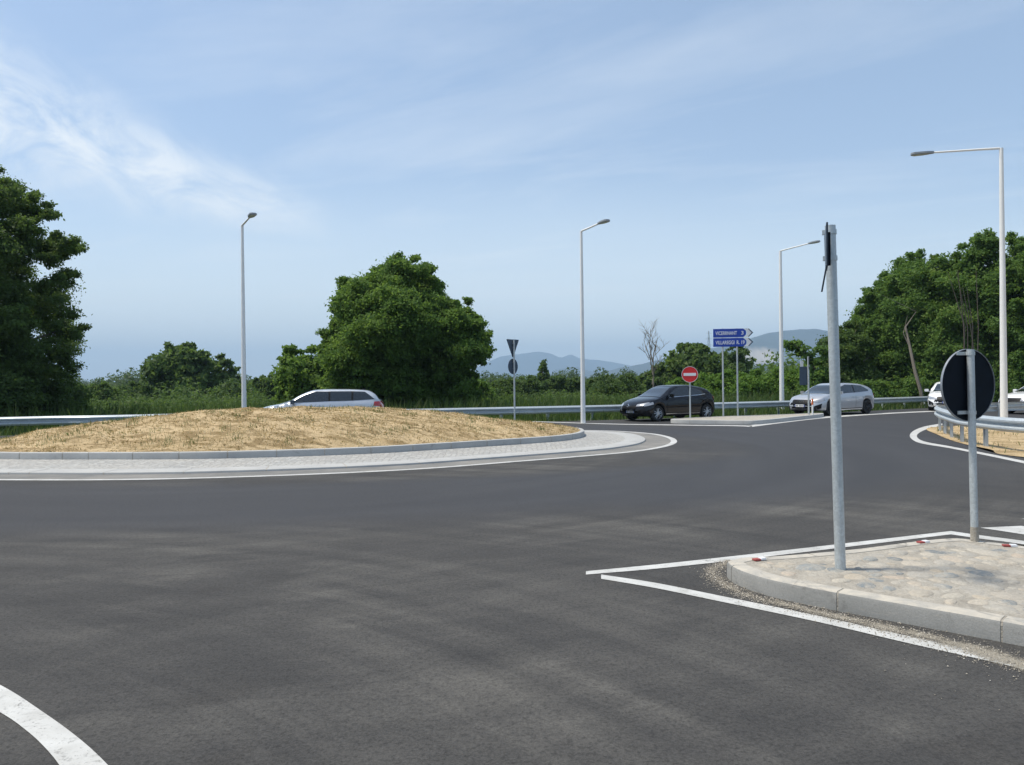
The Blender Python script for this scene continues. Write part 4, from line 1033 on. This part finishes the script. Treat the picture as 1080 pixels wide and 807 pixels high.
def outline_lobes(poly, rmax, dens=1., depth=1.):
    """fill an (x, z) outline with lobes, giving it real depth in y"""
    poly = np.array(poly, float); lo, hi = poly.min(0), poly.max(0); A = abs(area(poly)); out = []
    n = int(A/(rmax*rmax)*2.6*dens)+8; p = sample_in(poly, n); e = edge_dist(p, poly)
    for q, d in zip(p, e):
        r_ = min(rmax, max(.25*rmax, d*.95))*(.75+.35*random.random()); th = math.sqrt(max(d, .1)*max((hi-lo).min()*.5, .3)*1.6)*depth
        y = random.uniform(-1, 1)*min(th, max((hi-lo)[0]*.5, .5)); out.append((q[0], y, q[1], r_, r_*.8))
    pr_ = resample(poly, rmax*.42, True)
    for q in pr_:
        if random.random() < .72:
            c_ = poly.mean(0); d_ = (q-c_)/max(np.linalg.norm(q-c_), .01); q = q+d_*random.uniform(-.32, .04)*rmax
            if q[1] < lo[1]+.25: continue
            r_ = rmax*random.uniform(.18, .34); out.append((q[0], random.uniform(-1, 1)*rmax*1.2, q[1], r_, r_*.75))
    return out
def tree_px(name, label, px_poly, Y, rmax, leaf, per, mat, bark='bark', group=None, dens=1., cat='tree', trunk=True, base_px=None, tr=.18, limbs=7, clump=.26, tint=0., depth=1.):
    P3 = [at(px, py, Y) for px, py in px_poly]; xs = [p[0] for p in P3]
    bx = at(base_px, 430, Y)[0] if base_px is not None else (min(xs)+max(xs))/2
    t = empty(name, (bx, Y, 0), label=label, cat=cat, group=group)
    poly = [(p[0]-bx, p[2]) for p in P3]; lobes = outline_lobes(poly, rmax, dens, depth)
    if trunk:
        top = max(p[1] for p in poly); h = top*.72; mb = MB(); bend = random.uniform(-.3, .3)
        tp = [(0, 0, -.2), (bend*.3, .1, h*.3), (bend, 0, h*.62), (bend*1.3, -.1, h)]; mb.tube(tp, [tr*1.25, tr, tr*.65, tr*.25], 10)
        big = sorted(lobes, key=lambda l: -l[3])[:40]; random.shuffle(big)
        for l in big[:limbs*2]:
            hs = h*random.uniform(.25, .8); k = hs/h; sx = bend*k*1.2
            mb.tube([(sx, 0, hs), ((sx+l[0])/2, l[1]/2, (hs+l[2])/2+.15), (l[0], l[1], l[2])], [tr*.42*(1.1-k), tr*.26, tr*.07], 7)
        mb.build('trunk', M[bark], t, smooth=True)
    crown('crown', lobes, leaf, per, M[mat], t, clump=clump, tintshift=tint); return t
GT = 'trees round the junction'
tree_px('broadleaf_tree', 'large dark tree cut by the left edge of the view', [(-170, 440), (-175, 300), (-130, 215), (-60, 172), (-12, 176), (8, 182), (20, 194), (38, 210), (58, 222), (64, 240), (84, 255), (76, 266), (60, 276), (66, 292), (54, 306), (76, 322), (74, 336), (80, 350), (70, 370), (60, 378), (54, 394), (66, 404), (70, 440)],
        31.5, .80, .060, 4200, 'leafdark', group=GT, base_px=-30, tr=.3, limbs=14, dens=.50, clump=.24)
tree_px('broadleaf_tree', 'big round walnut-like tree behind the silver estate car', [(350, 436), (346, 405), (348, 380), (345, 352), (356, 345), (352, 324), (366, 298), (384, 298), (396, 290), (406, 272), (420, 270), (428, 278), (442, 272), (455, 284), (464, 300), (472, 318), (484, 325), (498, 318), (500, 336), (513, 350), (515, 368), (506, 380), (500, 392), (500, 410), (496, 434)],
        39, .95, .075, 4000, 'leafwalnut', group=GT, tr=.28, limbs=9, dens=1.3, clump=.25)
tree_px('broadleaf_tree', 'small leafy tree left of the big round tree', [(298, 432), (295, 405), (299, 376), (310, 368), (322, 372), (328, 366), (340, 372), (350, 388), (362, 400), (366, 432)], 45, .9, .12, 1500, 'leafwalnut', group=GT, tr=.14, limbs=5, tint=.08)
tree_px('broadleaf_tree', 'medium dark tree standing alone left of the leftmost street lamp', [(157, 436), (159, 405), (163, 384), (176, 370), (192, 362), (206, 368), (218, 374), (224, 390), (228, 412), (226, 436)], 82, 1.5, .24, 560, 'leafdark', group=GT, tr=.25, tint=.12)
tree_px('broadleaf_tree', 'thin open crowned tree just left of the leftmost street lamp', [(216, 430), (222, 384), (234, 374), (246, 380), (252, 398), (254, 430)], 86, 1.0, .2, 330, 'leafscrub', group=GT, tr=.15, dens=.55)
tree_px('conifer_tree', 'small pointed conifer on the horizon right of the stacked sign', [(566, 412), (568, 398), (571, 386), (573, 379), (575, 386), (579, 396), (582, 412)], 95, .7, .2, 420, 'leafdark', tr=.12, group=GT, dens=1.3)
tree_px('broadleaf_tree', 'rounded dark tree between the bare tree and the blue direction sign', [(698, 412), (702, 388), (706, 372), (718, 364), (734, 362), (748, 368), (756, 380), (757, 410)], 78, 1.3, .22, 560, 'leafdark', group=GT, tr=.2, tint=.15)
tree_px('broadleaf_tree', 'sparse tree seen between the posts of the blue direction sign', [(760, 412), (758, 390), (762, 372), (775, 362), (790, 368), (795, 384), (790, 400), (794, 412)], 80, .9, .2, 300, 'leafscrub', group=GT, tr=.16, dens=.55)
tree_px('broadleaf_tree', 'feathery low tree left of the bare tree', [(668, 416), (676, 398), (690, 388), (700, 382), (706, 396), (708, 416)], 76, .9, .2, 380, 'leafscrub', group=GT, tr=.12, tint=.1)
# right-hand wood
wood = [
 ('dark tree at the left end of the right hand wood', [(858, 430), (856, 402), (862, 392), (872, 382), (868, 368), (876, 356), (884, 348), (888, 342), (896, 340), (908, 345), (918, 372), (920, 430)], 47, .95, 'leafdark', .05, .16),
 ('tree with arching crown behind the tall leaning pole', [(900, 430), (904, 380), (902, 336), (914, 326), (908, 312), (920, 302), (934, 296), (946, 308), (955, 332), (955, 430)], 50, 1.0, 'leafwood', .05, .16),
 ('full crowned tree right of the tall leaning pole', [(926, 430), (930, 360), (934, 308), (940, 282), (952, 270), (964, 270), (974, 274), (985, 310), (990, 430)], 48, 1.1, 'leafwood', .0, .15),
 ('tree with pale sunlit top in the middle of the right hand wood', [(966, 430), (969, 340), (976, 292), (986, 276), (1001, 266), (1014, 272), (1022, 300), (1026, 430)], 46, 1.1, 'leafwood', .14, .15),
 ('tallest tree of the right hand wood just left of the tallest lamp', [(1004, 430), (1008, 340), (1014, 276), (1024, 254), (1035, 248), (1046, 244), (1056, 250), (1064, 290), (1070, 430)], 45, 1.1, 'leafwood', .05, .15),
 ('tree cut by the right edge of the view', [(1052, 430), (1056, 340), (1062, 280), (1072, 258), (1088, 244), (1115, 240), (1145, 262), (1150, 430)], 43, 1.2, 'leafwood', .0, .15),
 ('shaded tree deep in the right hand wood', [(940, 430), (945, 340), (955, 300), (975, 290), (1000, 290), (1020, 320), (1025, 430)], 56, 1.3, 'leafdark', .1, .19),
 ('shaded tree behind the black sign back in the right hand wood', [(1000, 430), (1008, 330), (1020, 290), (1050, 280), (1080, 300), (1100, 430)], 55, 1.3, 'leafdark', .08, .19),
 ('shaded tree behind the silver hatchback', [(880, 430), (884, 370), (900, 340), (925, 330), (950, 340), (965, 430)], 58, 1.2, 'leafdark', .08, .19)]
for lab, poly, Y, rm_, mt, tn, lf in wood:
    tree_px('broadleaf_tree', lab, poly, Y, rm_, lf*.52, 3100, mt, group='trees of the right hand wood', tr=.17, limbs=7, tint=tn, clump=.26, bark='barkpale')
# pale leaning trunk, vines and the sprig
t = empty('bare_trunk', (at(973, 430, 43)[0], 43, 0), label='thin pale trunk leaning left in front of the right hand wood', cat='tree')
q = [at(974, 432, 43), at(971, 412, 43), at(965, 392, 43.2), at(960, 368, 43.6), at(955, 345, 44)]
MB().tube([(p[0]-t.location.x, p[1]-43, p[2]) for p in q], [.11, .10, .09, .075, .05], 8).build('trunk', M['barkpale'], t, smooth=True)
mb = MB(); b = [(p[0]-t.location.x, p[1]-43, p[2]) for p in q]
for i in (3, 4): mb.tube([b[i], (b[i][0]+random.uniform(-.8, .8), b[i][1]+.2, b[i][2]+.9), (b[i][0]+random.uniform(-1.3, 1.3), b[i][1]+.4, b[i][2]+1.9)], [.035, .02, .008], 5)
mb.build('twigs', M['barkpale'], t)
for px, lab in ((1034, 'slender pale trunk with hanging vines left of the tallest lamp'), (1021, 'slender pale trunk standing in the middle of the right hand wood')):
    t = empty('bare_trunk', (at(px, 430, 42)[0], 42.2, 0), label=lab, cat='tree'); mb = MB(); x = 0
    for k in range(3): 
        s_ = random.uniform(-.3, .3); mb.tube([(s_*.4, 0, 0), (s_, .2, 2.2), (s_*.5+random.uniform(-.3, .3), .3, 4.4), (random.uniform(-.8, .4), .4, 6.6+random.random())], [.04, .035, .025, .01], 6)
    mb.build('trunk', M['bark'], t, smooth=True)
# bare dry tree
Y = 48; t = empty('dead_tree', (at(688, 425, Y)[0], Y, 0), label='leafless dry tree with fine twigs left of the no entry sign', cat='tree'); ox = t.location.x
mb = MB()
def twig(p, d, L, r_, lv):
    p = Vector(p); d = Vector(d).normalized(); q = p+d*L*.5+Vector((random.uniform(-.06, .06), random.uniform(-.06, .06), 0))*L; e = p+d*L
    mb.tube([p, q, e], [r_, r_*.75, r_*.45], 5)
    if lv:
        for k in range(4 if lv > 1 else 5):
            s_ = random.uniform(.3, 1.); dd_ = (d+Vector((random.uniform(-.95, .95), random.uniform(-.95, .95), random.uniform(-.1, .45)))).normalized()
            twig(p+d*L*s_, dd_, L*random.uniform(.38, .62), r_*.5, lv-1)
twig((0, 0, 0), (.02, 0, 1), 3.1, .06, 0); twig((.05, 0, 2.0), (-.22, .1, 1), 1.9, .04, 3); twig((.05, 0, 2.3), (.16, 0, 1), 2.0, .04, 3); twig((.03, 0, 2.8), (-.02, .1, 1), 2.1, .035, 2); twig((0, 0, 1.4), (.3, .2, 1), 1.6, .03, 2)
mb.build('trunk', M['barkpale'], t)
# shrubs
GS = 'shrubs beyond the guardrail'
sh = [
 ('bright green creeper covered shrub behind the no entry sign', [(700, 432), (702, 408), (715, 398), (730, 400), (742, 394), (752, 404), (758, 432)], 50, .7, 'leafivy'),
 ('bright green creeper covered shrub behind the posts of the direction sign', [(748, 432), (752, 402), (764, 392), (780, 394), (796, 390), (806, 402), (812, 432)], 48, .8, 'leafivy'),
 ('bright green creeper covered shrub right of the lamp beside the direction sign', [(800, 432), (804, 398), (816, 390), (832, 388), (846, 392), (856, 404), (860, 432)], 49, .8, 'leafivy'),
 ('green shrub between lamp and dark tree of the right hand wood', [(842, 432), (846, 404), (858, 396), (870, 400), (880, 410), (884, 432)], 46, .6, 'leafwood'),
 ('low green shrub at the foot of the wood behind the silver hatchback', [(884, 432), (888, 408), (905, 402), (925, 404), (940, 400), (950, 412), (955, 432)], 45, .7, 'leafwood'),
 ('low green shrub at the foot of the pale leaning trunk', [(940, 432), (948, 404), (965, 398), (985, 402), (995, 410), (1000, 432)], 44.5, .7, 'leafwood'),
 ('low green shrub behind the black sign back', [(990, 432), (996, 404), (1015, 394), (1035, 398), (1048, 408), (1055, 432)], 43.5, .7, 'leafwood'),
 ('low green shrub behind the white car at the right edge', [(1042, 432), (1048, 400), (1065, 388), (1085, 390), (1105, 400), (1130, 432)], 43, .8, 'leafwood'),
 ('dark shrub under the large left tree', [(-60, 446), (-40, 405), (-10, 396), (20, 400), (45, 394), (66, 402), (82, 412), (90, 446)], 33, .7, 'leafdark'),
 ('dark bush right of the large left tree', [(70, 440), (72, 416), (84, 406), (98, 408), (112, 404), (122, 416), (126, 440)], 66, .9, 'leafdark'),
 ('rounded bush between the left trees', [(118, 438), (122, 412), (134, 404), (146, 404), (158, 408), (164, 438)], 74, .9, 'leafscrub'),
 ('low bush under the leftmost street lamp', [(222, 436), (226, 412), (240, 402), (254, 404), (266, 410), (272, 434)], 70, .8, 'leafscrub'),
 ('dark bush between the leftmost street lamp and the silver estate', [(262, 434), (264, 404), (276, 398), (290, 396), (300, 402), (306, 434)], 75, .9, 'leafdark'),
 ('dark bush at the right foot of the big round tree', [(478, 434), (484, 404), (496, 398), (508, 402), (518, 412), (524, 434)], 46, .7, 'leafwalnut'),
 ('mid green bush behind the stacked sign', [(512, 424), (518, 404), (530, 398), (545, 402), (556, 396), (568, 402), (574, 424)], 70, .8, 'leafscrub'),
 ('olive bush left of the middle street lamp', [(566, 424), (572, 404), (586, 398), (600, 402), (612, 399), (622, 424)], 74, .8, 'leafscrub'),
 ('olive bush right of the middle street lamp', [(612, 424), (620, 402), (636, 396), (650, 398), (664, 396), (676, 404), (682, 424)], 66, .9, 'leafscrub')]
for lab, poly, Y, rm_, mt in sh:
    lf = .0014*Y+.02
    tree_px('shrub', lab, poly, Y, rm_, lf, 1500 if Y < 55 else 900, mt, group=GS, cat='shrub', trunk=True, tr=.04, limbs=4, clump=.3)
# the sprig reaching left from the wood's edge
t = empty('young_tree', (at(862, 432, 46)[0], 45.6, 0), label='young tree with an arching sprig at the left edge of the wood', cat='tree'); ox = t.location.x
pp = [at(862, 430, 45.6), at(861, 400, 45.6), at(857, 382, 45.6), at(848, 372, 45.6), at(838, 364, 45.6)]
MB().tube([(p[0]-ox, 0, p[2]) for p in pp], [.07, .06, .045, .03, .015], 7).build('trunk', M['bark'], t, smooth=True)
crown('crown', [(at(px, py, 45.6)[0]-ox, random.uniform(-.3, .3), at(px, py, 45.6)[2], r_, r_*.6) for px, py, r_ in ((839, 364, .42), (846, 370, .4), (833, 362, .25), (858, 380, .45), (852, 374, .3), (864, 395, .6), (858, 410, .6), (866, 370, .4))], .14, 900, M['leafwood'], t)

# far vegetation as masses
def mass(name, label, poly, n, h, leaf, mat, cat, tint=0., LP=90):
    """clumpy cover: leaf quads over bumps scattered in a ground polygon; h = (low, high)"""
    k = n//LP; c = sample_in(np.array(poly, float), k); hh = h[0]+(h[1]-h[0])*rng.random(k)**1.6; rr_ = hh*(.45+.4*rng.random(k))
    u = rng.normal(0, 1, (k, LP, 3)); u[..., 2] = np.abs(u[..., 2]); u /= np.linalg.norm(u, axis=2, keepdims=True)
    rad = .55+.45*rng.random((k, LP, 1)); p = np.c_[c, np.zeros(k)][:, None, :]+u*rad*np.stack([rr_, rr_, hh*.92], 1)[:, None, :]
    T = np.clip(rng.random((k, 1))*.6+rng.random((k, LP))*.4+tint, 0, 1)
    V = leafquads(p.reshape(-1, 3), leaf, u.reshape(-1, 3)); i0 = np.arange(k*LP)*4
    return tag(mesh_np(name, V, np.stack([i0, i0+1, i0+2, i0+3], 1), M[mat], tint=np.repeat(T.ravel(), 4)), label=label, cat=cat, kind='stuff')
bq = backrail; off = lambda d: [tuple(p) for p in (bq+bn*d)[::12]]
near = off(.35)+off(3.2)[::-1]
p_ = sample_in(np.array(off(-.62)+off(5.5)[::-1]), 46000)
blades('verge_grass', np.c_[p_, np.full(len(p_), -.05)], .34, .035, M['grassblade'], .7, kind='stuff', label='green grass growing along the long guardrail', cat='grass')
p_ = sample_in(np.array(off(1.6)+off(9)[::-1]), 26000)
blades('tall_weeds', np.c_[p_, np.full(len(p_), -.05)], .8, .05, M['grassblade'], .55, kind='stuff', label='tall reedy weeds beyond the long guardrail', cat='weeds')
mass('undergrowth', 'low undergrowth beyond the guardrail', off(3.6)+[(70, 75), (40, 90), (0, 75), (-40, 66), (-90, 60)], 240000, (.4, 1.35), .075, 'leafscrub', 'undergrowth', .1)
mass('scrubland', 'broad belt of scrub reaching towards the horizon', [(-150, 60), (-40, 62), (20, 70), (75, 80), (130, 180), (-30, 210), (-190, 190)], 330000, (1.0, 2.5), .15, 'leafscrub', 'scrub', LP=170)
mass('woodland', 'far belt of woodland along the horizon', [(-330, 170), (-60, 190), (60, 190), (260, 200), (420, 480), (-60, 560), (-520, 480)], 420000, (3.0, 8.0), .40, 'leaffar', 'woodland', LP=420)
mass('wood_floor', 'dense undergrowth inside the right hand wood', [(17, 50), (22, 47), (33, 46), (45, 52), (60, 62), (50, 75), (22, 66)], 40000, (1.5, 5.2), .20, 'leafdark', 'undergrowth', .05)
# ------------------------------------------------------------ hills and air
def ridge(name, D, pts, depth, seed, scar=None, rough=1.):
    """a real ridge: crest heights at distance D, falling away in front and behind"""
    P3 = np.array([at(px, py, D) for px, py in pts]); xs = np.linspace(P3[0, 0], P3[-1, 0], 240); crest = np.array([cubic([(a, b) for a, b in P3[:, [0, 2]]], x) for x in xs])
    nt = 40; V = []; T = []
    for j in range(nt+1):
        t = j/nt*2-1; f = (1-abs(t)**1.3)
        nz = pnoise(xs/D*60+seed, np.full(240, t*4.), seed)*.05+pnoise(xs/D*190+seed, np.full(240, t*9.), seed)*.022
        spur = .75+.25*np.cos(xs/D*95+3*np.sin(xs/D*31+seed)+t*1.4)
        z = crest*f*(1 if abs(t) < .04 else 1)*(1-(1-spur)*min(1, abs(t)*2.2))+crest.max()*nz*rough*min(1, .25+abs(t)*2)
        for x, zz in zip(xs, z):
            V.append((x, D+t*depth, max(zz, -.04) if abs(t) < 1 else -.04)); T.append(0.)
    if scar:
        for i, v in enumerate(V):
            sx, sy, sw, sh_ = scar
            a = v[0]/v[1]*FPX+540; zz = 404-(v[2]-EYE)/v[1]*FPX-(a-540)*math.tan(ROLL)
            q = ((a-sx)/sw)**2+((zz-sy)/sh_)**2+.5*pnoise(np.array(a*.35), np.array(zz*.5), 1.)
            if v[1] < D: T[i] = float(np.clip(1.35-q, 0, 1))*.85
    n = 240; Fc = np.array([(j*n+i, j*n+i+1, (j+1)*n+i+1, (j+1)*n+i) for j in range(nt) for i in range(n-1)])
    return tag(mesh_np(name, V, Fc, M['mountain'], tint=T, smooth=True), kind='structure')
ridge('far_mountain', 8200, [(440, 404), (480, 398), (510, 384), (530, 376), (552, 373), (568, 371), (580, 373), (592, 377), (602, 374), (612, 378), (640, 381), (680, 388), (740, 392), (840, 400), (900, 404)], 1000, 1., rough=.7)
ridge('mountain', 5600, [(560, 404), (578, 396), (592, 389), (606, 387), (622, 391), (640, 393), (660, 402)], 500, 3.)
ridge('mountain', 4300, [(600, 402), (640, 391), (670, 385), (700, 378), (722, 371), (760, 366), (795, 356), (825, 349), (850, 347), (880, 349), (930, 356), (1000, 366), (1100, 384), (1200, 399)], 900, 5., scar=(800, 376, 24, 9))
ridge('hill', 1500, [(740, 401), (780, 390), (810, 384), (840, 381), (870, 381), (910, 384), (960, 390), (1030, 399)], 260, 8., rough=.4)
# lattice pylon
D = 700; bx, _, _z = at(748, 400, D); t = empty('pylon', (bx, D, 0), label='faint lattice electricity pylon on the horizon left of the blue direction sign', cat='pylon')
Hp = at(747.5, 349, D)[2]; mb = MB(); fr = [(0, 3.2), (.35, 1.9), (.7, 1.0), (1., .15)]
def wd(k): return float(np.interp(k, [a for a, _ in fr], [b for _, b in fr]))
lv = [i/9 for i in range(10)]
for sx in (-1, 1):
    for sy in (-1, 1): mb.tube([(sx*wd(k), sy*wd(k), k*Hp) for k in lv], .16, 4)
for a, b in zip(lv[:-1], lv[1:]):
    for s_ in (-1, 1):
        mb.tube([(-wd(a), s_*wd(a), a*Hp), (wd(b), s_*wd(b), b*Hp)], .09, 4); mb.tube([(wd(a), s_*wd(a), a*Hp), (-wd(b), s_*wd(b), b*Hp)], .09, 4)
mb.build('tower', M['galv'], t)
mb = MB()
for k, L in ((.72, 4.2), (.84, 3.6), (.95, 2.6)): mb.tube([(-L, 0, k*Hp), (0, 0, k*Hp+.6), (L, 0, k*Hp)], .14, 4)
mb.build('cross_arms', M['galv'], t)
# air
hm, ht = material('air'); ht.n.clear()
vol = ht.add('ShaderNodeVolumePrincipled', Color=(.54, .76, 1.0), Density=HAZE)
ht.add('ShaderNodeOutputMaterial', Volume=vol)
hb = MB().box((0, 0, 235), (20600, 20600, 480)).build('haze', hm); tag(hb, kind='stuff', label='pale summer haze lying over the whole plain', cat='haze')
